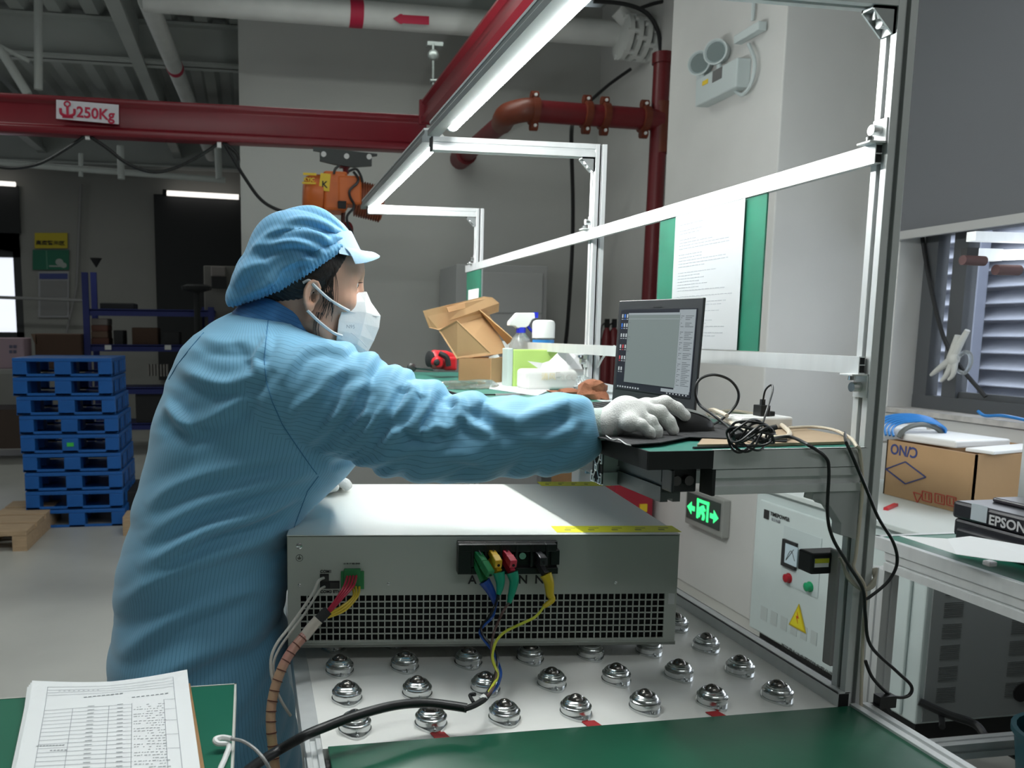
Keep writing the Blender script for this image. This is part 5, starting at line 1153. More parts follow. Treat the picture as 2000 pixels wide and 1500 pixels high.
text('浙江君力达电源科技有限公司',.024,INK,at(1525,1265,x=fx-.002),(0,-1,0),(0,0,1),cbn,sx=.93)
tag(MB().cbox(at(1740,990,z=cz+.022),(.11,.014,.010),Matrix.Rotation(.6,3,'Z')).build('red_marker',M('marker_red',(.5,.02,.03),.4)),'red marker pen lying on the white cabinet top','pen')
# carton with flaps on the cabinet
BXM=M('carton_tan',(.42,.26,.13),.6,noise=.06,nscale=6)
cr_=thing('shipping_carton',(2.4,2.8,cz+.02),'large open brown shipping carton on the white cabinet by the window','box')
z0=cz+.019; 
fa=at(1732,985,z=z0+.02); fb=at(1902,1010,z=z0)
xa=2.28; yA=max(2.27,at(1902,950,x=xa).y); yB=at(1728,950,x=xa).y; zt=at(1902,887,x=xa).z
for (a,b) in(((xa,yA),(xa,yB)),((xa,yA),(xa+.39,yA)),((xa+.39,yA),(xa+.39,yB)),((xa,yB),(xa+.39,yB))):
    MB().box((min(a[0],b[0])-.003,min(a[1],b[1])-.003,z0),(max(a[0],b[0])+.003,max(a[1],b[1])+.003,zt)).build('side_panel',BXM,cr_)
MB().box((xa,yA,z0),(xa+.39,yB,z0+.006)).build('bottom',BXM,cr_)
BI=M('print_blue',(.03,.05,.18),.7); RI=M('print_red',(.45,.07,.05),.7); fx2=xa-.0045
def lnx(a,b,r,mb): mb.cyl(at(*a,x=fx2),at(*b,x=fx2),r,n=4)
mb=MB(); q=[(1730,916),(1768,902),(1808,932),(1768,945)]
for k in range(4): lnx(q[k],q[(k+1)%4],.0025,mb)
mb.build('diamond_print',BI,cr_)
text('C/NO',.052,BI,at(1793,876,x=fx2),(0,1,0),(0,0,-1),cr_,sx=.95,bold=.001)
mb=MB()
for k,u in enumerate((1792,1810,1835,1858)):
    v=965+k*4.5
    if k==0:
        for e in(((1784,961),(1800,966)),((1800,966),(1791,982)),((1791,982),(1784,961))): lnx(e[0],e[1],.0018,mb)
    else:
        s=9; qq=[(u-s,v-s-2),(u+s,v-s+3),(u+s,v+s+3),(u-s,v+s-2)]
        for j in range(4): lnx(qq[j],qq[(j+1)%4],.0018,mb)
        lnx((u-3,v-6),(u-3,v+6),.0018,mb); lnx((u+4,v-5),(u+4,v+7),.0018,mb)
mb.build('handling_marks',RI,cr_)
rc=at(1822,856,y=2.62); rz=zt+.012
wb=thing('white_router',(rc.x,2.62,rz),'white flat router box lying in the open carton','router')
MB().cbox((xa+.16,2.62,rz),(.24,.30,.026),Matrix.Rotation(.1,3,'Z')).build('body',WHT,wb,bevel=.006)
tag(MB().cbox((xa+.15,2.88,rz-.01),(.2,.16,.06)).build('white_box',WHT,bevel=.008),'white box behind the router in the open carton','box')
tag(MB().cbox((xa+.17,2.37,rz-.004),(.30,.09,.012),Matrix.Rotation(.25,3,'Z')).build('plastic_board',WHT,bevel=.003),'white plastic board sticking out of the open carton','board')
BCm=M('cable_bright_blue',(.02,.20,.55),.35)
mb=MB(); C0=at(1795,842,y=2.68)
for k in range(6):
    mb.tube([C0+Vector(((.10+.006*k)*math.cos(t)*-1,.03*math.sin(t*2)+.012*k,(.055+.004*k)*math.sin(t)-.02)) for t in np.linspace(.05,3.0,9)],.0045,n=6,sub=3)
mb.build('blue_cable_coil',BCm,smooth=True); tag(bpy.data.objects['blue_cable_coil'],'coil of bright blue network cable on the white router','cable')
tag(MB().tube([C0+Vector((-.09*math.cos(t),-.01,.05*math.sin(t)-.025)) for t in np.linspace(.1,2.9,9)],.009).build('grey_cable_coil',M('cable_dark_grey',(.10,.11,.10),.5),smooth=True),'dark grey cable bent along the blue coil','cable')
cable([(1910,803,'x',WX-.0),(1925,812,'x',WX-.0),(1960,812,'x',WX-.005),(2010,822,'x',WX-.01)],.006,BCm,'blue_cable','blue cable lying on the window sill')
# plastic bag on the window stay
pb=thing('plastic_bag_knot',at(1865,700,x=WX+.04),'white knotted plastic bag tied to the window stay','bag')
PBM=M('bag_plastic',(.66,.66,.62),.35,alpha=.85)
mb=MB(); X_=WX+.03
for pts,r in(([(1862,698),(1875,672),(1890,645)],(.016,.010)),([(1858,700),(1866,675),(1872,655)],(.018,.013)),([(1862,700),(1845,712),(1828,725),(1818,733)],(.018,.006)),([(1864,702),(1850,730),(1838,745)],(.016,.006)),([(1866,700),(1862,730),(1852,742)],(.013,.005))): mb.tube([at(u,v,x=X_) for u,v in pts],r,n=9)
mb.ball(at(1862,700,x=X_),.026,S=(.8,1,1.2)); mb.build('knot',PBM,pb,smooth=True)
MB().tube([at(u,v,x=X_) for u,v in((1866,705),(1880,690),(1893,690),(1896,708),(1885,728),(1872,725))],.008).build('bag_body',CLR,pb,smooth=True)
# second bench with printer
bn=thing('packing_bench',(1.9,1.4,0),'aluminium framed bench with green top on the right, carrying the printer','bench')
bx0,by1=1.625,1.945
MB().box((bx0,.2,.722),(2.55,by1,.750)).build('top_board',M('bench_board',(.25,.27,.26),.5),bn)
MB().box((bx0+.012,.2,.750),(2.54,by1-.01,.7515)).build('green_mat',GRN,bn)
MB().box((bx0-.004,.2,.720),(bx0+.012,by1+.003,.7535)).box((bx0,by1-.012,.720),(2.55,by1+.003,.7535)).build('edge_trim',ALU,bn,bevel=.001)
mb=MB(); profile(mb,bx0+.0,.2,.67,bx0+.04,by1-.04,.719,'y'); profile(mb,bx0+.04,by1-.08,.67,2.5,by1-.04,.719,'x'); mb.build('frame_profile',ALU,bn)
for x,y in((bx0,by1-.045),(bx0,.25),(2.46,by1-.045)): mb=MB(); profile(mb,x,y,0,x+.045,y+.045,.67,'z'); mb.build('leg',ALU,bn)
mb=MB(); profile(mb,bx0+.045,by1-.045,.12,2.46,by1,.165,'x'); mb.build('foot_rail',ALU,bn)
tag(MB().tube([at(1795,1370,y=2.1),at(1850,1395,y=2.05),at(1905,1415,y=2.0),at(1940,1450,y=1.95),(2.25,1.9,.03)],.012).tube([at(1800,1372,y=2.15),at(1835,1390,y=2.1),at(1840,1420,y=2.0)],.008).tube([at(1985,1180,y=2.2),at(2005,1240,y=2.2),at(1990,1330,y=2.2)],.01).build('floor_cable',BLK,smooth=True),'thick black cables behind the bench leg on the right','cable')
bk=thing('waste_bin',(2.1,1.72,0),'dark teal bin at the lower right corner under the bench','bin')
c=at(2010,1500,y=1.72); MB().lathe((c.x+.125,1.70,.0),[(.11,0),(.14,.26),(.147,.26),(.147,.275),(.135,.275),(.13,.2)],n=28).build('body',M('bin_teal',(.015,.10,.13),.4),bk,smooth=True)
pr=thing('printer',(1.9,1.55,.752),'black inkjet printer with a paper sheet in front, on the right bench','printer')
PB=M('printer_black',(.016,.017,.022),.30)
px=1.80; py1=at(1864,1000,x=px).y; py0=py1-.46; pz0=.752+.055; 
pzt=at(1870,978,x=px).z
MB().box((px,py0,.765),(px+.36,py1,pzt-.045)).build('lower_body',PB,pr,bevel=.008)
MB().box((px-.004,py0-.004,pzt-.045),(px+.36,py1+.004,pzt)).build('upper_body',PB,pr,bevel=.008)
MB().box((px-.05,py0+.02,.760),(px+.01,py1-.06,.80)).build('output_tray',PB,pr,bevel=.006)
MB().box((px+.08,py0+.02,pzt),(px+.34,py1-.03,pzt+.012)).build('scanner_lid',M('printer_lid',(.05,.045,.055),.25),pr,bevel=.004)
MB().cbox((px+.19,py0+.1,pzt+.02),(.1,.15,.004)).build('lid_paper',M('lilac_paper',(.45,.40,.50),.6),pr)
text('EPSON',.034,M('print_white',(.55,.55,.56),.5),at(1930,1023,x=px-.0055),(0,-1,0),(0,0,1),pr,bold=.0008)
a=at(1896,1014,x=px-.004);b=at(1930,990,x=px-.004); MB().box((px-.0055,a.y,a.z),(px-.0045,b.y,b.z)).build('spec_label',M('spec_label',(.45,.50,.54),.5),pr)
sp=thing('printed_sheet',at(1900,1070,z=.80),'white paper sheet hanging out of the printer tray','paper')
P=[at(1757,1046,z=.765),at(1850,1052,z=.80),at(1895,1047,z=.81),at(2030,1070,z=.812),at(2060,1105,z=.805),at(1950,1094,z=.795),at(1868,1082,z=.79)]
MB().add(P+[p-Vector((0,0,.0012)) for p in P],[(0,6,1),(1,6,5,2),(2,5,4,3),(7,8,13),(8,9,12,13),(9,10,11,12)]+[(i,(i+1)%7,7+(i+1)%7,7+i) for i in range(7)]).build('sheet',PAPER,sp)
MB().cbox(at(1933,1100,z=.79),(.02,.02,.012)).build('clip',M('clip_grey',(.3,.3,.3),.4),pr,bevel=.003)
# far right bench lamp rack
lr=thing('bench_lamp_rack',at(1950,490,y=2.0),'aluminium lamp arm with lit tube at the right edge before the window','lamp')
def RY(u,v,y=2.0): return at(u,v,y=y)
MB().box(RY(1905,470),RY(2080,457)+Vector((0,.03,0))).build('upper_arm',ALU,lr)
MB().box(RY(1910,508),RY(1960,486)+Vector((0,.03,0))).build('lamp_bracket',ALU,lr)
MB().cyl(RY(1962,498),RY(2100,494),.014,n=14).build('tube',M('bench_tube',(1,1,1),.4,emit=(1,1,.98),es=3),lr,smooth=True)
MB().cyl(RY(1880,508),RY(1922,510),.013,n=14).build('foam_sleeve',M('foam_brown',(.10,.05,.05),.8),lr,smooth=True); MB().cyl(RY(1944,527),RY(1990,528),.014,n=14).build('foam_sleeve',MATS['foam_brown'],lr,smooth=True)
MB().box(RY(1888,500),RY(1912,484)+Vector((0,.02,0))).build('end_block',BLKM,lr)
MB().box(RY(2040,800)+Vector((0,0,-.4)),RY(2060,457)+Vector((0,.03,0))).build('post',ALU,lr)
# ================================================================== PERSON
pe=thing('person',(-.05,1.6,0),'person in light blue coat, cap and white mask leaning over the chassis to the mouse','person')
HY=1.58
def V3(*a,**k): return np.array(at(*a,**k),np.float32)
# head frame
HO=V3(600,577,y=HY); hp_=math.radians(7); hyw=math.radians(4)
Rh=np.array((Matrix.Rotation(hyw,3,'Z')@Matrix.Rotation(hp_,3,'Y')),np.float32) # columns = local axes
def HW(x,y,z): return HO+Rh@np.array((x,y,z),np.float32)
SKIN=M('skin',(.62,.36,.25),.48,noise=.06,nscale=30,bump=.02,bscale=250)
b=SKIN.node_tree.nodes['Principled BSDF']; b.inputs['Subsurface Weight'].default_value=.12; b.inputs['Subsurface Radius'].default_value=(.01,.004,.002)
def head_sdf(Q):
    """Q in local head coordinates"""
    m=Q.copy(); 
    d=ell(Q,(-.012,0,.055),(.098,.074,.088))
    d=smin(d,ell(Q,(.030,0,-.005),(.060,.060,.085)),.03)
    d=smin(d,ell(Q,(.040,0,.055),(.056,.062,.060)),.02)
    d=smin(d,ell(Q,(.056,0,-.082),(.032,.034,.024)),.02)
    d=smin(d,cone(Q,(.010,.045,-.05),(.055,.018,-.086),.020,.018),.02); d=smin(d,cone(Q,(.010,-.045,-.05),(.055,-.018,-.086),.020,.018),.02)
    for s in(-1,1):
        d=smin(d,ell(Q,(.062,s*.040,-.006),(.022,.022,.020)),.015)
        d=smin(d,cone(Q,(.086,s*.012,.052),(.074,s*.044,.054),.009,.007),.010)
        d=smax(d,-ell(Q,(.094,s*.030,.030),(.014,.015,.011)),.010)
        # lids: a shell round the eyeball opened by a lens
        lid=np.linalg.norm(Q-np.array((.0735,s*.0315,.0295),np.float32),axis=-1)-.0140
        op=ell(Q,(.088,s*.0315,.0285),(.010,.0125,.0042))
        d=smin(d,smax(lid,-op,.0015),.004)
    d=smin(d,cone(Q,(.088,0,.040),(.104,0,.002),.0065,.0085),.012)
    d=smin(d,ell(Q,(.106,0,-.006),(.012,.011,.009)),.006)
    for s in(-1,1): d=smin(d,ell(Q,(.098,s*.011,-.009),(.008,.007,.007)),.005)
    d=smin(d,ell(Q,(.088,0,-.038),(.010,.020,.006)),.005); d=smin(d,ell(Q,(.086,0,-.048),(.010,.018,.007)),.004)
    # ears
    for s in(-1,1):
        E=(Q*np.array((1,s,1),np.float32)-np.array((-.002,.0735,-.003),np.float32))*1.22
        E2=E.copy(); c_,s_=math.cos(.16),math.sin(.16); x=E[...,0]*c_-E[...,2]*s_; z=E[...,0]*s_+E[...,2]*c_; E2[...,0]=x;E2[...,2]=z
        # tilt outwards at the back
        E2[...,1]=E[...,1]+x*.35
        plate=ell(E2,(0,.004,0),(.017,.0055,.029))
        plate=smax(plate,-ell(E2,(.003,.010,-.001),(.012,.010,.019)),.003)
        rim=1e9
        pts=[(.010,.006,.010),(.012,.008,.020),(.004,.009,.029),(-.007,.009,.029),(-.015,.009,.020),(-.018,.008,.006),(-.015,.007,-.008),(-.009,.006,-.020),(.0,.005,-.027)]
        for a,b_ in zip(pts[:-1],pts[1:]): rim=np.minimum(rim,cone(E2,a,b_,.0036,.0036))
        ear=smin(plate,rim,.003); ear=smin(ear,ell(E2,(.003,.005,-.027),(.008,.005,.009)),.004)
        ear=smin(ear,ell(E2,(.013,.005,-.002),(.004,.004,.007)),.003)
        ear=smin(ear,cone(E2,(-.006,.007,.010),(-.007,.007,-.012),.0022,.0026),.002)
        d=smin(d,ear/1.22,.004)
    return d
S_R=V3(575,745,y=1.44); E_R=V3(850,850,y=1.36); W_R=V3(1172,826,y=1.272)
S_L=V3(560,720,y=1.76); E_L=V3(640,860,y=1.90); W_L=V3(640,928,y=1.82)
NB=V3(520,655,y=1.60); PEL=V3(420,1120,y=1.62)
def body_sdf(P):
    Q=(P-HO)@Rh
    d=head_sdf(Q)
    d=smin(d,cone(P,tuple(HW(-.014,0,-.03)),tuple(NB),.046,.050),.025)
    d=smin(d,cone(P,tuple(NB+np.array((-.01,0,-.12),np.float32)),tuple(PEL),.085,.12),.03)
    for S,Ee,W in((S_R,E_R,W_R),(S_L,E_L,W_L)):
        d=smin(d,cone(P,tuple(NB+np.array((0,0,-.11),np.float32)),tuple(S),.05,.045),.03)
        d=smin(d,cone(P,tuple(S),tuple(Ee),.045,.036),.03); d=smin(d,cone(P,tuple(Ee),tuple(W),.034,.018),.02)
    for s in(-1,1):
        h=PEL+np.array((0,s*.08,-.05),np.float32); kn=np.array((-.11,1.62+s*.10,.50),np.float32); an=np.array((-.15,1.62+s*.11,.09),np.float32)
        d=smin(d,cone(P,tuple(h),tuple(kn),.085,.058),.04); d=smin(d,cone(P,tuple(kn),tuple(an),.056,.036),.03)
        d=smin(d,cone(P,tuple(an),tuple(an+np.array((.09,0,-.045),np.float32)),.030,.025),.02)
    return d
def axis(lo,hi,h,f0,f1,fh):
    a=list(np.arange(lo,f0,h)); b_=list(np.arange(f0,f1,fh)); c=list(np.arange(f1,hi,h)); return np.array(a+b_+c,np.float32)
ax=[axis(-.36,.66,.012,-.03,.155,.0021),axis(1.22,1.99,.012,1.475,1.60,.0021),axis(.02,1.52,.012,1.235,1.42,.0021)]
Pg=np.stack(np.meshgrid(*ax,indexing='ij'),-1)
Vb,Fb=nets(body_sdf(Pg),*ax)
body=mesh_np('body',Vb,Fb,SKIN,pe)
del Pg
# eyes
EW=M('eye_white',(.75,.72,.70),.15); EI=M('iris_dark',(.02,.01,.008),.1)
for s in(-1,1):
    c=HW(.0735,s*.0315,.0295); e=MB().ball(c,.0124,n=20).build('eye',EW,pe,smooth=True)
    dirv=Rh@np.array((1,s*.06-.0,-.12)); dirv/=np.linalg.norm(dirv)
    MB().ball(Vector(c)+Vector(dirv)*.0068,.0064,n=16).build('iris',EI,e,smooth=True)
    mb=MB()
    for k in range(9):
        t=-.8+k*.2; a=Vector(HW(.0735+.0145*math.cos(t*.9),s*(.0315+.0135*math.sin(t)),.0335)); mb.cyl(a,a+Vector(Rh@np.array((.006,s*.002*math.sin(t),.0015))),.0004,.0001,n=4)
    mb.build('eyelashes',INK,pe)
    mb=MB()
    for k in range(26):
        t=k/25; a=Vector(HW(.0925-.020*t**1.5,s*(.012+.036*t),.0535+.005*math.sin(t*3)))+Vector((0,0,random.uniform(-.002,.002))); mb.cyl(a,a+Vector(Rh@np.array((-.001,s*.005,.003-.005*t))),.0005,.0001,n=4)
    mb.build('eyebrow',M('brow',(.05,.03,.02),.8),pe)
# hair
HAIR=M('hair',(.016,.011,.009),.42,bump=.4,bscale=120,stretch=(.3,3,.3))
xs,P=grid(HO-.15,HO+.15,.0028); Q=(P-HO)@Rh
d=smin(ell(Q,(-.012,0,.055),(.104,.080,.093)),ell(Q,(.018,0,.045),(.078,.072,.072)),.02)
# behind the hair line, over the ear, down to the nape
front=(Q[...,0]-(.032+.50*(Q[...,2]-.03)))*.85
side=np.where(Q[...,0]>-.01,-(Q[...,2]+.000)+(.010-Q[...,0])*.5,-(Q[...,2]+.055))
nape=(-(Q[...,2])-.055-.3*Q[...,0])*.9
d=smax(d,front,.004); d=smax(d,nape,.008)
earcut=ell(Q*np.array((1,1,1),np.float32),(.012,0,-.030),(.032,.2,.034)); d=smax(d,-earcut,.006)
d=d+.0006*np.sin(Q[...,2]*520+Q[...,0]*820+3*np.sin(Q[...,0]*90))
Vh,Fh=nets(d,*xs); hair=mesh_np('hair',Vh,Fh,HAIR,pe)
mb=MB(); rr=random.Random(11)
for k in range(34):
    z0=rr.uniform(.0,.05); x0=rr.uniform(.014,.032); x1=x0+rr.uniform(-.006,.018); z1=rr.uniform(-.045,-.005)
    y0=-.0765+.1*max(0,x0-.03); mb.tube([HW(x0,y0,z0),HW((x0+x1)/2+.003,y0+.0005,(z0+z1)/2),HW(x1,-.071+.2*max(0,x1-.02),z1)],(.0009,.0003),n=4,sub=3)
for k in range(7):
    x0=rr.uniform(.01,.02); mb.tube([HW(x0,-.072,-.03),HW(x0-.002,-.066,-.06),HW(x0+.012+rr.uniform(-.004,.004),-.056,-.09)],(.0007,.0002),n=4,sub=3)
mb.build('hair_strands',HAIR,pe)
# ---- coat
def wcoords(u,v,y): return V3(u,v,y=y)
rows=[(600,452,500,.045),(615,436,545,.07),(632,410,600,.12),(655,378,640,.165),(680,358,672,.19),(710,342,700,.20),(750,320,712,.205),(800,306,712,.205),(850,299,705,.205),(900,287,697,.205),(925,282,676,.205),(950,276,648,.205),(990,263,608,.205),(1030,254,577,.20),(1070,246,572,.20),(1120,237,565,.20),(1200,224,560,.205),(1300,217,562,.215),(1400,214,574,.225),(1500,211,588,.23),(1640,206,600,.235)]
YC=1.62
tz=[];ta=[];tc=[];tb_=[]
for v,l,r,hb in rows:
    a=V3(l,v,y=YC); b_=V3(r,v,y=YC); tz.append(a[2]); ta.append((b_[0]-a[0])/2); tc.append((a[0]+b_[0])/2); tb_.append(hb)
tz=np.array(tz)[::-1];ta=np.array(ta)[::-1];tc=np.array(tc)[::-1];tb_=np.array(tb_)[::-1]
LO=(-.38,1.17,tz[0]-.03); HI=(.60,2.02,1.345)
xs,P=grid(LO,HI,.0050)
X,Y_,Z=P[...,0],P[...,1],P[...,2]
z1d=xs[2]; A=np.interp(z1d,tz,ta).astype(np.float32); Cx=np.interp(z1d,tz,tc).astype(np.float32); Bb=np.interp(z1d,tz,tb_).astype(np.float32)
k_=(np.abs((X-Cx)/A)**2.2+np.abs((Y_-YC)/Bb)**2.2)**(1/2.2)
tor=(k_-1)*np.minimum(A,Bb)*.9
tor=smax(tor,Z-1.318,.03); tor=smax(tor,(tz[0]-Z),.01)
def sleeve(S,Ew,W,radii,ys=None):
    pts=[S,Ew,W]; d=None
    for a,b_,r1,r2 in radii: 
        c=cone(P,tuple(a),tuple(b_),r1,r2); d=c if d is None else smin(d,c,.03)
    return d
def RS(u,v,y): return V3(u,v,y=y)
p_=[RS(575,765,1.475),RS(650,775,1.455),RS(720,803,1.43),RS(790,832,1.40),RS(870,853,1.37),RS(950,860,1.345),RS(1030,848,1.32),RS(1100,842,1.30),RS(1160,832,1.282)]
px=lambda n,y: n*y/F_*1.0
rad=[.100,.088,.080,.076,.068,.066,.064,.059,.043]
sl=sleeve(None,None,None,[(p_[i],p_[i+1],rad[i],rad[i+1]) for i in range(len(p_)-1)])
# cut the cuff
cd_=(p_[-1]-p_[-2]); cd_/=np.linalg.norm(cd_); cut=(P-p_[-1])@cd_-.008
sl=smax(sl,cut,.012)
q_=[RS(600,730,1.74),RS(635,800,1.80),RS(640,870,1.86),RS(634,925,1.83)]
s2=sleeve(None,None,None,[(q_[0],q_[1],.08,.068),(q_[1],q_[2],.068,.052),(q_[2],q_[3],.050,.036)])
# folds
ad=(p_[-1]-p_[0]); AL=np.linalg.norm(ad); ad/=AL
t=((P-p_[0])@ad)/AL; perp=(P-p_[0])-((P-p_[0])@ad)[...,None]*ad
h_=perp[...,2]; g_=perp[...,1]
nz=wnoise(P,16,21); nz2=wnoise(P,34,22)
ph=t*46+h_*(-30)+nz*4.2+nz2*.9
env=np.clip(1-np.abs(t-.42)/.34,0,1)**.7
rid=np.abs(np.sin(ph*.5))**.8; rid2=np.abs(np.sin(t*31-h_*40+nz2*1.8+nz*3+g_*20))
sl=sl-(rid-.62)*(.0120+.10*np.clip(h_,-.06,.08))*env-(rid2-.6)*.006*np.clip(t*4,0,1)*np.clip((1-t)*6,0,1)-(nz2*.004+nz*.010)*np.clip(t*3,0,1)
ph2=t*20-h_*60+nz*3; sl=sl-(np.abs(np.sin(ph2*.5))-.6)*.011*np.clip((t-.55)/.2,0,1)*np.clip((1-t)/.12,0,1)
# torso folds, long and diagonal
u1=Z*.93-X*.42
r1=np.abs(np.sin(u1*24+wnoise(P,7,31)*2.4))
low=np.clip((1.03-Z)/.12,0,1)*np.clip((Z-.45)/.2,0,1)
u2=Z*.75+X*.65
r2=np.abs(np.sin(u2*28+wnoise(P,8,33)*2.8))
up_=np.clip((Z-1.02)/.08,0,1)*np.clip((1.30-Z)/.05,0,1)
r3=np.abs(np.sin(u1*58+wnoise(P,13,37)*3.4)); tor=tor-(r1-.6)*.009*low-(r2-.6)*.008*up_-(r3-.6)*.0045*np.clip((1.30-Z)/.05,0,1)*np.clip(.5+wnoise(P,6,38)*1.5,0,1)-wnoise(P,11,35)*.006*np.clip((1.33-Z)/.05,0,1)
s2=s2-((1-np.abs(np.sin(Z*60+nz*2)))**2-.3)*.007
Fc_=smin(smin(tor,sl,.022),s2,.03)
# hollow for the neck
nk=cone(P,tuple(HW(.0,0,-.06)),tuple(RS(545,650,1.60)),.058,.058); Fc_=smax(Fc_,-nk,.01)
Vc,Fcc=nets(Fc_,*xs)
# stripe coordinate: across the cloth on torso and sleeve
def pix(V):
    d=V-np.array(CP); z=d@np.array(CF); return PCX+F_*(d@np.array(CR))/z, PCY-F_*(d@np.array(CU))/z
def vnorm(V,Fq):
    a,b_,c=V[Fq[:,0]],V[Fq[:,1]],V[Fq[:,2]]; n=np.cross(b_-a,c-a); N=np.zeros_like(V)
    for k in range(4): np.add.at(N,Fq[:,k],n)
    return N/np.maximum(np.linalg.norm(N,axis=1),1e-12)[:,None]
def sew_folds(V,Fq,lines,mask=None):
    """raise cloth ridges with a groove on their lower side along traced fold lines"""
    N=vnorm(V,Fq); u,v=pix(V); vd=(V-np.array(CP)); vd/=np.linalg.norm(vd,axis=1)[:,None]
    face=np.clip(-(N*vd).sum(1)*1.6,0,1); D=np.zeros(len(V))
    for pts,A_,s_ in lines:
        p=[]
        for i in range(len(pts)-1):
            p0=np.array(pts[max(i-1,0)],float);p1=np.array(pts[i],float);p2=np.array(pts[i+1],float);p3=np.array(pts[min(i+2,len(pts)-1)],float)
            for k in range(5):
                t=k/5; p.append(.5*((2*p1)+(p2-p0)*t+(2*p0-5*p1+4*p2-p3)*t*t+(3*p1-p0-3*p2+p3)*t**3))
        p.append(np.array(pts[-1],float)); p=np.array(p); n=len(p)-1
        m=(u>p[:,0].min()-60)&(u<p[:,0].max()+60)&(v>p[:,1].min()-60)&(v<p[:,1].max()+60)
        best=np.full(m.sum(),1e9); sg=np.zeros(m.sum()); tt=np.zeros(m.sum()); uu,vv=u[m],v[m]
        for i in range(n):
            a,b_=p[i],p[i+1]; ab=b_-a; L=ab@ab+1e-9; t=np.clip(((uu-a[0])*ab[0]+(vv-a[1])*ab[1])/L,0,1)
            dx=uu-a[0]-t*ab[0]; dy=vv-a[1]-t*ab[1]; dd=np.hypot(dx,dy); q=dd<best
            best=np.where(q,dd,best); nrm=np.array((-ab[1],ab[0])); nrm=nrm*(1 if nrm[1]>0 else -1); sg=np.where(q,np.sign(dx*nrm[0]+dy*nrm[1]),sg); tt=np.where(q,(i+t)/n,tt)
        x=best*sg; tap=np.clip(np.minimum(tt,1-tt)*4,0,1)**.7
        D[m]+=A_*tap*(np.exp(-x**2/(2*s_**2))-.75*np.exp(-(x-2.0*s_)**2/(2*(s_*1.0)**2))-.2*np.exp(-(x+2.4*s_)**2/(2*(s_*1.3)**2)))
    if mask is not None: D=D*mask
    return V+N*(D*face)[:,None]
def cc(*a): return [(195+x/1.25,352+y/1.25) for x,y in a]
COATF=[(cc((612,420),(560,402),(505,412),(470,450),(445,500)),.008,8),(cc((632,450),(570,478),(535,520),(480,560),(452,598)),.009,9),(cc((668,492),(625,512),(595,565),(540,612),(500,640)),.009,9),
(cc((745,492),(765,520),(742,556),(700,592)),.009,8),(cc((706,500),(694,555),(640,622),(585,665),(550,680)),.008,9),(cc((808,512),(800,545),(775,590),(772,612),(800,616),(832,588)),.010,8),
(cc((845,512),(878,545),(868,590),(846,612),(830,596)),.010,8),(cc((905,520),(945,555),(1010,588),(1090,566),(1195,530)),.010,12),(cc((930,540),(900,570),(915,600),(960,612)),.008,9),
(cc((800,640),(720,672),(640,694),(580,700)),.007,9),(cc((1000,610),(1090,632),(1180,600)),.006,12),(cc((950,690),(860,672),(780,690)),.006,10),(cc((660,560),(620,600),(560,640)),.006,7),(cc((735,600),(700,640),(640,668)),.006,8),
(cc((1120,530),(1150,580),(1140,640)),.005,10),
(cc((175,440),(230,478),(300,500),(370,482),(400,445)),.010,11),(cc((150,505),(195,590),(260,588),(330,545),(365,515)),.011,12),(cc((128,600),(170,560),(230,620)),.007,9),(cc((240,380),(300,400),(380,395)),.006,9),
(cc((112,800),(200,742),(350,696),(490,664)),.008,11),(cc((100,880),(250,796),(420,742),(520,708)),.009,12),(cc((90,950),(250,866),(400,806),(480,760)),.009,12),
([(228,1180),(330,1120),(450,1075),(548,1050)],.008,12),([(222,1290),(330,1215),(450,1165),(545,1140)],.008,13),([(240,1380),(360,1300),(520,1230)],.008,14),([(300,1100),(400,1040),(500,1010),(590,960)],.007,10),
(cc((415,360),(405,400),(380,440),(392,470)),.006,7),(cc((440,350),(500,360),(560,385)),.005,8)]
CAPF=[(cc((372,168),(420,132),(480,120),(545,140),(572,168)),.009,7),(cc((345,200),(395,165),(470,150),(530,166),(553,190)),.010,7),(cc((408,250),(450,212),(495,196),(528,200)),.008,7),(cc((330,312),(380,284),(440,246),(480,215)),.010,8),
(cc((440,105),(500,95),(555,112),(582,140)),.007,6),(cc((330,262),(350,220),(400,192)),.007,8),(cc((480,240),(510,215),(530,218)),.006,5),(cc((345,290),(400,262),(450,225)),.005,6)]
Vc=sew_folds(Vc,Fcc,COATF)
def trilin(A_,V):
    g=[(V[:,i]-xs[i][0])/(xs[i][1]-xs[i][0]) for i in range(3)]; i=[np.clip(q.astype(int),0,A_.shape[n]-2) for n,q in enumerate(g)]
    return A_[i[0],i[1],i[2]]
wsl=1/(1+np.exp(-np.clip((trilin(tor,Vc)-trilin(sl,Vc))/.004,-30,30)))
COAT=bpy.data.materials.new('coat_cloth'); COAT.use_nodes=True
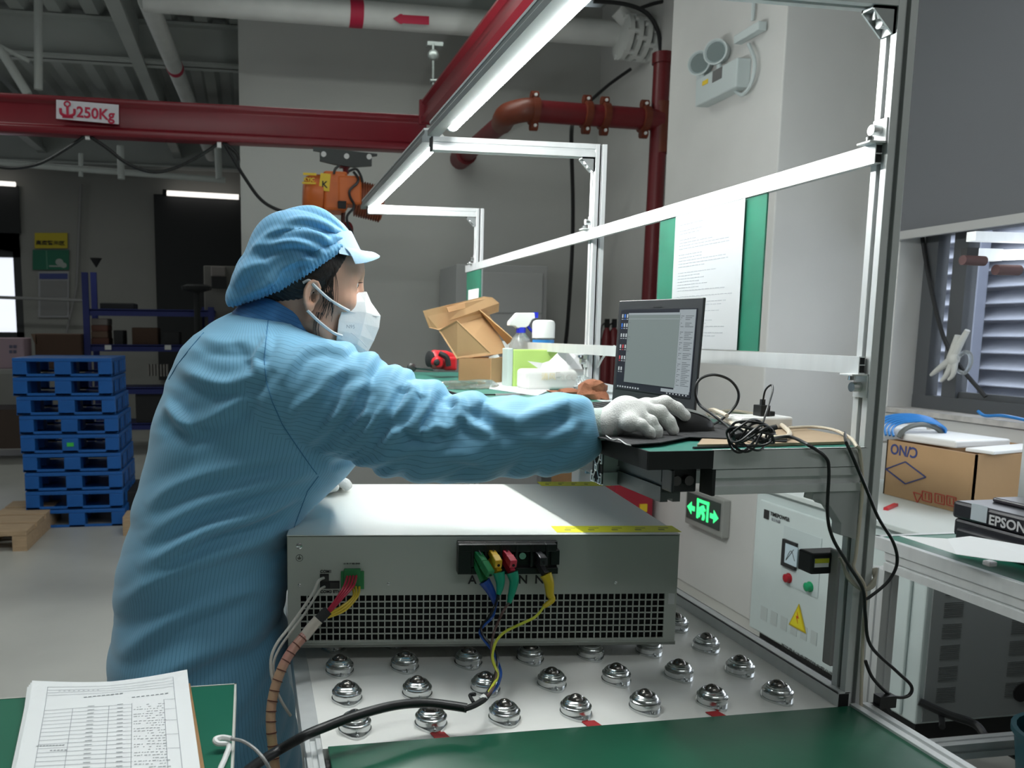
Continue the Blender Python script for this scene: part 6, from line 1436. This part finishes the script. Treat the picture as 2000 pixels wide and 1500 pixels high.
def coat_mat(m,base,dark,stripe=True):
    nt=m.node_tree; b=nt.nodes['Principled BSDF']; b.inputs['Roughness'].default_value=.62; b.inputs['Specular IOR Level'].default_value=.35
    b.inputs['Sheen Weight'].default_value=.25
    def mk(attr):
        a=nt.nodes.new('ShaderNodeAttribute'); a.attribute_name=attr
        mu=nt.nodes.new('ShaderNodeMath'); mu.operation='MULTIPLY'; mu.inputs[1].default_value=2*math.pi/.0068; nt.links.new(a.outputs['Fac'],mu.inputs[0])
        s=nt.nodes.new('ShaderNodeMath'); s.operation='SINE'; nt.links.new(mu.outputs[0],s.inputs[0])
        r=nt.nodes.new('ShaderNodeValToRGB'); r.color_ramp.elements[0].position=.82; r.color_ramp.elements[0].color=(0,0,0,1); r.color_ramp.elements[1].position=.98; r.color_ramp.elements[1].color=(1,1,1,1)
        nt.links.new(s.outputs[0],r.inputs[0]); return r.outputs[0]
    a1,a2=mk('stripe_torso'),mk('stripe_sleeve')
    wn_=nt.nodes.new('ShaderNodeAttribute'); wn_.attribute_name='sleeve_weight'
    rw_=nt.nodes.new('ShaderNodeMath'); rw_.operation='ROUND'; nt.links.new(wn_.outputs['Fac'],rw_.inputs[0])
    mx_=nt.nodes.new('ShaderNodeMix'); mx_.data_type='FLOAT'; nt.links.new(rw_.outputs[0],mx_.inputs[0]); nt.links.new(a1,mx_.inputs[2]); nt.links.new(a2,mx_.inputs[3])
    sc_=nt.nodes.new('ShaderNodeMath'); sc_.operation='MULTIPLY'; sc_.inputs[1].default_value=.5; nt.links.new(mx_.outputs[0],sc_.inputs[0])
    cm=nt.nodes.new('ShaderNodeMix'); cm.data_type='RGBA'; cm.inputs[6].default_value=(*base,1); cm.inputs[7].default_value=(*dark,1)
    nt.links.new(sc_.outputs[0],cm.inputs[0]); nt.links.new(cm.outputs[2],b.inputs['Base Color'])
    tc=nt.nodes.new('ShaderNodeTexCoord'); n=nt.nodes.new('ShaderNodeTexNoise'); n.noise_type='RIDGED_MULTIFRACTAL'; n.inputs['Scale'].default_value=5.5; n.inputs['Detail'].default_value=3.5; n.inputs['Distortion'].default_value=.8; n.inputs['Roughness'].default_value=.45
    nt.links.new(tc.outputs['Object'],n.inputs['Vector']); bp=nt.nodes.new('ShaderNodeBump'); bp.inputs['Strength'].default_value=.35; bp.inputs['Distance'].default_value=.012
    nt.links.new(n.outputs['Fac'],bp.inputs['Height']); nt.links.new(bp.outputs[0],b.inputs['Normal'])
coat_mat(COAT,(.17,.42,.62),(.04,.15,.27))
at_t=np.arctan2(Vc[:,1]-YC,-(Vc[:,0]-np.interp(Vc[:,2],tz,tc)))*.205
rel=Vc-p_[0]; per=rel-(rel@ad)[:,None]*ad; ang=np.arctan2(per[:,2]+.0,-(per[:,1])) 
at_s=ang*.072+.012*np.sin((rel@ad)*9)
coat=mesh_np('coat',Vc,Fcc,COAT,pe,{'stripe_torso':at_t,'stripe_sleeve':at_s,'sleeve_weight':wsl})
del P,X,Y_,Z,tor,sl,s2,Fc_,nz,nz2
bv=BVHTree.FromPolygons([tuple(q) for q in Vc],[tuple(int(i) for i in q) for q in Fcc])
def onto(u,v,off=.0):
    d=(CF+CR*((u-PCX)/F_)-CU*((v-PCY)/F_)).normalized(); h=bv.ray_cast(CP,d)
    return (h[0]+h[1]*off) if h[0] is not None else None
SEAM=M('seam_thread',(.05,.20,.38),.8)
mb=MB()
for line in ([(524,622),(520,660),(516,700),(520,745),(532,785),(552,830),(580,872),(610,915),(622,930)],[(622,930),(600,960),(585,1000),(570,1040)],[(398,650),(372,680),(345,715),(325,750)]):
    P_=[]
    for a,b_ in zip(line[:-1],line[1:]):
        for k in range(4):
            q=onto(a[0]+(b_[0]-a[0])*k/4,a[1]+(b_[1]-a[1])*k/4,.0003)
            if q is not None: P_.append(q)
    if len(P_)>2: mb.tube(P_,.0009,n=5,smooth=False)
mb.build('seam',SEAM,coat)
# collar
mb=MB(); cc1=V3(556,640,y=1.60); vs=[];N=40
e1_=(V3(652,681,y=1.60)-V3(462,601,y=1.60)); L1=np.linalg.norm(e1_)/2; e1_/=np.linalg.norm(e1_); upn=np.array((-e1_[2]*-1,0,e1_[0])); upn=np.array((-e1_[2],0,e1_[0])); 
mid=(V3(652,681,y=1.60)+V3(462,601,y=1.60))/2
prof=[(0,-.022,1.05),(.0,.0,1.0),(.0,.018,.93),(.004,.030,.88),(.0,.034,.86)]
layers=[]
for (o_,hh,sc_) in prof+[(0,.033,.84),(0,.016,.88),(0,-.02,.96)]:
    layers.append([mid+e1_*(math.cos(t)*L1*sc_+.006*hh/.03)+np.array((0,math.sin(t)*.082*sc_,0))+upn*(hh+.003*math.sin(5*t)) for t in np.linspace(0,2*math.pi,N,endpoint=False)])
vs=[p for l in layers for p in l]; m_=len(layers)
mb.add(vs,[(i*N+k,i*N+(k+1)%N,(i+1)*N+(k+1)%N,(i+1)*N+k) for i in range(m_-1) for k in range(N)])
CLM=bpy.data.materials.new('collar_cloth'); CLM.use_nodes=True; coat_mat(CLM,(.05,.22,.50),(.02,.08,.22))
col=mb.build('collar',CLM,coat,smooth=True)
av=col.data.attributes.new('stripe_torso','FLOAT','POINT'); co=np.array([v.co[:] for v in col.data.vertices]); av.data.foreach_set('value',(co@np.array((-e1_[2],0,e1_[0]))).astype(np.float32))
# ---- cap
def C3(u,v,y=HY): return V3(u,v,y=y)
xs,P=grid(HO+np.array((-.22,-.15,-.06)),HO+np.array((.12,.15,.20)),.0028)
d=cone(P,tuple(C3(608,480)),tuple(C3(568,480)),.062,.062)
d=smin(d,cone(P,tuple(C3(568,486)),tuple(C3(510,552)),.056,.042),.02)
d=smin(d,cone(P,tuple(C3(508,552)),tuple(C3(474,582)),.044,.030),.02)
d=smin(d,cone(P,tuple(C3(644,476)),tuple(C3(610,474)),.030,.05),.02)
d2=ell(P,tuple(C3(594,494)),(.086,.098,.076),Rh); d=smin(d,d2,.02)
d2=ell(P,tuple(C3(525,545)),(.060,.080,.052),Rh); d=smin(d,d2,.02)
R0=C3(684,468); dv_=P-R0; ang=np.arctan2(dv_[...,2],-dv_[...,0]); rr_=np.linalg.norm(dv_,axis=-1)
fo=np.abs(np.sin(ang*6.0+wnoise(P,16,51)*.9+rr_*7+(P[...,1]-HY)*14))**.75
d=d-(fo-.6)*.008*np.clip((rr_-.03)/.04,0,1)*np.clip((.27-rr_)/.08,0,1)-wnoise(P,26,52)*.003
# lower edge plane along the elastic
ea,eb_,ec=C3(443,604),C3(560,568),C3(645,508)
core=smin(ell(P,tuple(HW(-.012,0,.055)),(.106,.083,.096),Rh),ell(P,tuple(HW(.022,0,.045)),(.070,.074,.074),Rh),.02); d=smin(d,core,.006)
def below(a,b_):
    n=np.array((b_[2]-a[2],0,-(b_[0]-a[0]))); n/=np.linalg.norm(n); return (P-a)@n.astype(np.float32)
cutd=smax(below(ea,eb_),below(eb_,ec),.01) if False else smin(below(ea,eb_),below(eb_,ec),.012) if False else np.maximum(below(ea,eb_),below(eb_,ec))
pl1=below(ea,eb_); pl2=below(eb_,ec)
cutd=smin(pl1,pl2,.01) if (eb_[2]-ea[2])/(eb_[0]-ea[0])>(ec[2]-eb_[2])/(ec[0]-eb_[0]) else smax(pl1,pl2,.01)
gath=.0022*np.sin((P@((ec-ea)/np.linalg.norm(ec-ea)).astype(np.float32))*900)*np.clip(1+cutd/.02,0,1)
d=smax(d-gath*.0,cutd,.010); d=d-gath
# inner hollow
inn=smin(ell(P,tuple(HW(-.012,0,.055)),(.101,.0775,.090),Rh),ell(P,tuple(HW(.030,0,.045)),(.066,.069,.070),Rh),.02)
d=smax(d,-inn,.003)
Vk,Fk=nets(d,*xs)
CAPM=bpy.data.materials.new('cap_cloth'); CAPM.use_nodes=True; coat_mat(CAPM,(.17,.45,.72),(.04,.16,.32))
def blw(a,b_,V):
    n=np.array((b_[2]-a[2],0,-(b_[0]-a[0]))); n/=np.linalg.norm(n); return (V-a)@n
Vk=sew_folds(Vk,Fk,CAPF,np.clip((-np.maximum(blw(ea,eb_,Vk),blw(eb_,ec,Vk))-.008)/.014,0,1))
cap=mesh_np('cap',Vk,Fk,CAPM,pe,{'stripe_torso':Vk[:,0]+.35*Vk[:,2]})
# visor
CVM=M('visor_cloth',(.42,.64,.82),.6,bump=.1,bscale=90)
mb=MB(); n=16; vs=[];
rA=C3(640,490); 
for layer,dz in((0,0),(1,-.0022)):
    for j in range(7):
        f=j/6
        for i in range(n+1):
            t=-1.25+2.5*i/n
            base=HW(.020+.078*math.cos(t),.082*math.sin(t),.092-.004*abs(math.sin(t))); 
            tip=HW(.040+.084*math.cos(t),.086*math.sin(t),.090-.030*math.sin(t)**2)
            p=base*(1-f)+tip*f; vs.append(p+np.array((0,0,dz+.004*math.sin(f*3.1))))
fs=[(j*(n+1)+i,j*(n+1)+i+1,(j+1)*(n+1)+i+1,(j+1)*(n+1)+i) for j in range(6) for i in range(n)]
m0=7*(n+1); fs+=[tuple(q+m0 for q in f[::-1]) for f in fs]
fs+=[(6*(n+1)+i,6*(n+1)+i+1,m0+6*(n+1)+i+1,m0+6*(n+1)+i) for i in range(n)]
mb.add(vs,fs).build('visor',CVM,cap,smooth=True)
mb=MB(); vs=[]   # front band that carries the visor
for j in range(5):
    f=j/4
    for i in range(n+1):
        t=-1.35+2.7*i/n; vs.append(HW(.018+(.082-.034*f)*math.cos(t),(.088-.014*f)*math.sin(t),.074+.050*f*(.45+.55*max(0,math.cos(t))**.5)))
mb.add(vs,[(j*(n+1)+i,j*(n+1)+i+1,(j+1)*(n+1)+i+1,(j+1)*(n+1)+i) for j in range(4) for i in range(n)]).build('front_band',CVM,cap,smooth=True)
# ---- mask
MK=M('mask_white',(.86,.87,.86),.75,bump=.05,bscale=80)
prof_c=[(707,569),(724,592),(742,617),(739,640),(729,665),(718,686),(690,686),(664,680)]
prof_e=[(700,572),(680,590),(668,605),(661,625),(659,645),(657,660),(656,670),(654,679)]
yc_off=[.0]*8; ye_off=[-.028,-.048,-.055,-.058,-.058,-.055,-.050,-.040]
mb=MB(); 
fy0=HY+.004
cols=[]
for k in range(8):
    c=V3(*prof_c[k],y=fy0); e=V3(*prof_e[k],y=fy0+ye_off[k]); e2=e.copy(); e2[1]=fy0-ye_off[k]+.008*0
    row=[e, e*.55+c*.45+np.array((.010,-.010,0)), c, e2*.55+c*.45+np.array((.010,.010,0)), e2]; cols.append(row)
vs=[p for r in cols for p in r]; mb.add(vs,[(k*5+i,k*5+i+1,(k+1)*5+i+1,(k+1)*5+i) for k in range(7) for i in range(4)])
mask=mb.build('face_mask',MK,pe); so=mask.modifiers.new('s','SOLIDIFY'); so.thickness=.0016; so.offset=-1
bvm=mask.modifiers.new('b','BEVEL'); bvm.width=.003; bvm.segments=2; bvm.limit_method='ANGLE'; bvm.angle_limit=.35
STR=M('strap_white',(.78,.79,.80),.6)
mb=MB()
def strap(pts):
    P_=[Vector(V3(u,v,y=y)) for u,v,y in pts]; mb.tube(P_,.0028,n=6)
strap([(612,556,HY-.082),(640,582,HY-.076),(665,598,HY-.064),(682,607,HY-.050)])
strap([(600,606,HY-.080),(625,630,HY-.070),(650,649,HY-.060),(668,656,HY-.053)])
strap([(612,556,HY-.082),(603,548,HY-.078),(592,552,HY-.074)])
mb.build('ear_strap',STR,mask,smooth=True)
p=V3(676,640,y=HY-.0535); 
text('N95',.009,M('mask_print',(.45,.46,.47),.7),Vector(V3(676,641,y=HY-.0585)),(.97,-.0,-.02),(0,0,1),mask)
mb=MB().tube([Vector(V3(683,609,y=HY-.050)),Vector(V3(715,614,y=HY-.031)),Vector(V3(739,618,y=HY-.006))],.0007,n=5).tube([Vector(V3(686,650,y=HY-.052)),Vector(V3(703,664,y=HY-.04)),Vector(V3(716,678,y=HY-.02))],.0006,n=5); mb.build('mask_seam',M('mask_seam',(.7,.71,.72),.8),mask)
# ---- gloves
GLV=M('glove_knit',(.66,.67,.65),.85,bump=.25,bscale=420)
def glove(wr,palm,fingers,thumb,name,h=.0021,pr=.021,lo=None,hi=None,label=None):
    pts=[wr,palm]+[p for f in fingers for p in f]+list(thumb); A_=np.array(pts)
    xs,P=grid(A_.min(0)-.035,A_.max(0)+.03,h); d=None
    kn=[f[0] for f in fingers]
    d=cone(P,tuple(wr),tuple(palm),.0245,.026)
    for k in kn: d=smin(d,cone(P,tuple(palm),tuple(k),.022,.0135),.012)
    d=smin(d,cone(P,tuple(kn[0]),tuple(kn[-1]),.0135,.0125),.010)
    fd=None
    for i,f in enumerate(fingers):
        r0=[.0128,.0128,.0120,.0108][i]; c=None
        for a,b_ in zip(f[:-1],f[1:]):
            q=cone(P,tuple(a),tuple(b_),r0,r0-.0012); c=q if c is None else smin(c,q,.004); r0-=.0012
        fd=c if fd is None else smin(fd,c,.0018)
    c=None; r0=.015
    for a,b_ in zip(thumb[:-1],thumb[1:]): q=cone(P,tuple(a),tuple(b_),r0,r0-.0018); c=q if c is None else smin(c,q,.004); r0-=.0018
    d=smin(d,c,.008); d=smin(d,fd,.004)
    d=d-wnoise(P,90,61)*.0007
    V,Fq=nets(d,*xs); return mesh_np(name,V,Fq,GLV,pe)
G=lambda u,v,y: V3(u,v,y=y)
gl=glove(G(1182,828,1.268),G(1222,808,1.265),[
 [G(1262,795,1.292),G(1298,786,1.298),G(1322,798,1.296),G(1338,812,1.292)],
 [G(1256,802,1.268),G(1288,805,1.262),G(1306,824,1.256),G(1315,840,1.252)],
 [G(1246,814,1.246),G(1270,824,1.236),G(1282,842,1.232),G(1283,851,1.232)],
 [G(1232,826,1.230),G(1252,830,1.218),G(1268,844,1.215),G(1272,849,1.217)]],
 [G(1200,822,1.30),G(1235,822,1.325),G(1272,828,1.335),G(1292,836,1.335)],'glove')
gl['label']='white knitted glove on the hand over the mouse'
MB().tube([G(1135,829,1.285),G(1178,828,1.272),G(1196,824,1.268)],.0262,n=24).build('knit_cuff',M('cuff_knit',(.50,.60,.55),.9,bump=.5,bscale=260,stretch=(3,1,1)),gl,smooth=True)
g2=glove(G(622,935,1.83),G(636,942,1.82),[
 [G(652,938,1.79),G(662,940,1.785),G(672,944,1.782),G(677,950,1.780)],
 [G(652,940,1.81),G(664,941,1.81),G(675,944,1.81),G(680,948,1.81)],
 [G(650,940,1.83),G(662,942,1.832),G(671,945,1.834),G(675,948,1.835)],
 [G(646,942,1.85),G(656,944,1.852),G(663,946,1.854),G(666,949,1.855)]],
 [G(634,944,1.80),G(642,948,1.775),G(648,950,1.765),G(654,952,1.76)],'glove',h=.0026)
g2['label']='white glove on the other hand, resting on the chassis top'
# trousers and shoes
TR=M('trouser_cloth',(.02,.03,.06),.8); SHM=M('shoe_white',(.55,.56,.57),.5)
for s in(-1,1):
    y=1.62+s*.11
    MB().tube([(-.09,y-s*.01,.62),(-.11,y,.48),(-.13,y,.3),(-.148,y,.075)],(.092,.062),n=20).build('trouser_leg',TR,pe,smooth=True)
    MB().lathe((-.11,y,.0),[(.05,0),(.056,.012),(.054,.03),(.045,.055),(.03,.075)],n=24,sx=2.1,sy=.85).build('shoe',SHM,pe,smooth=True)
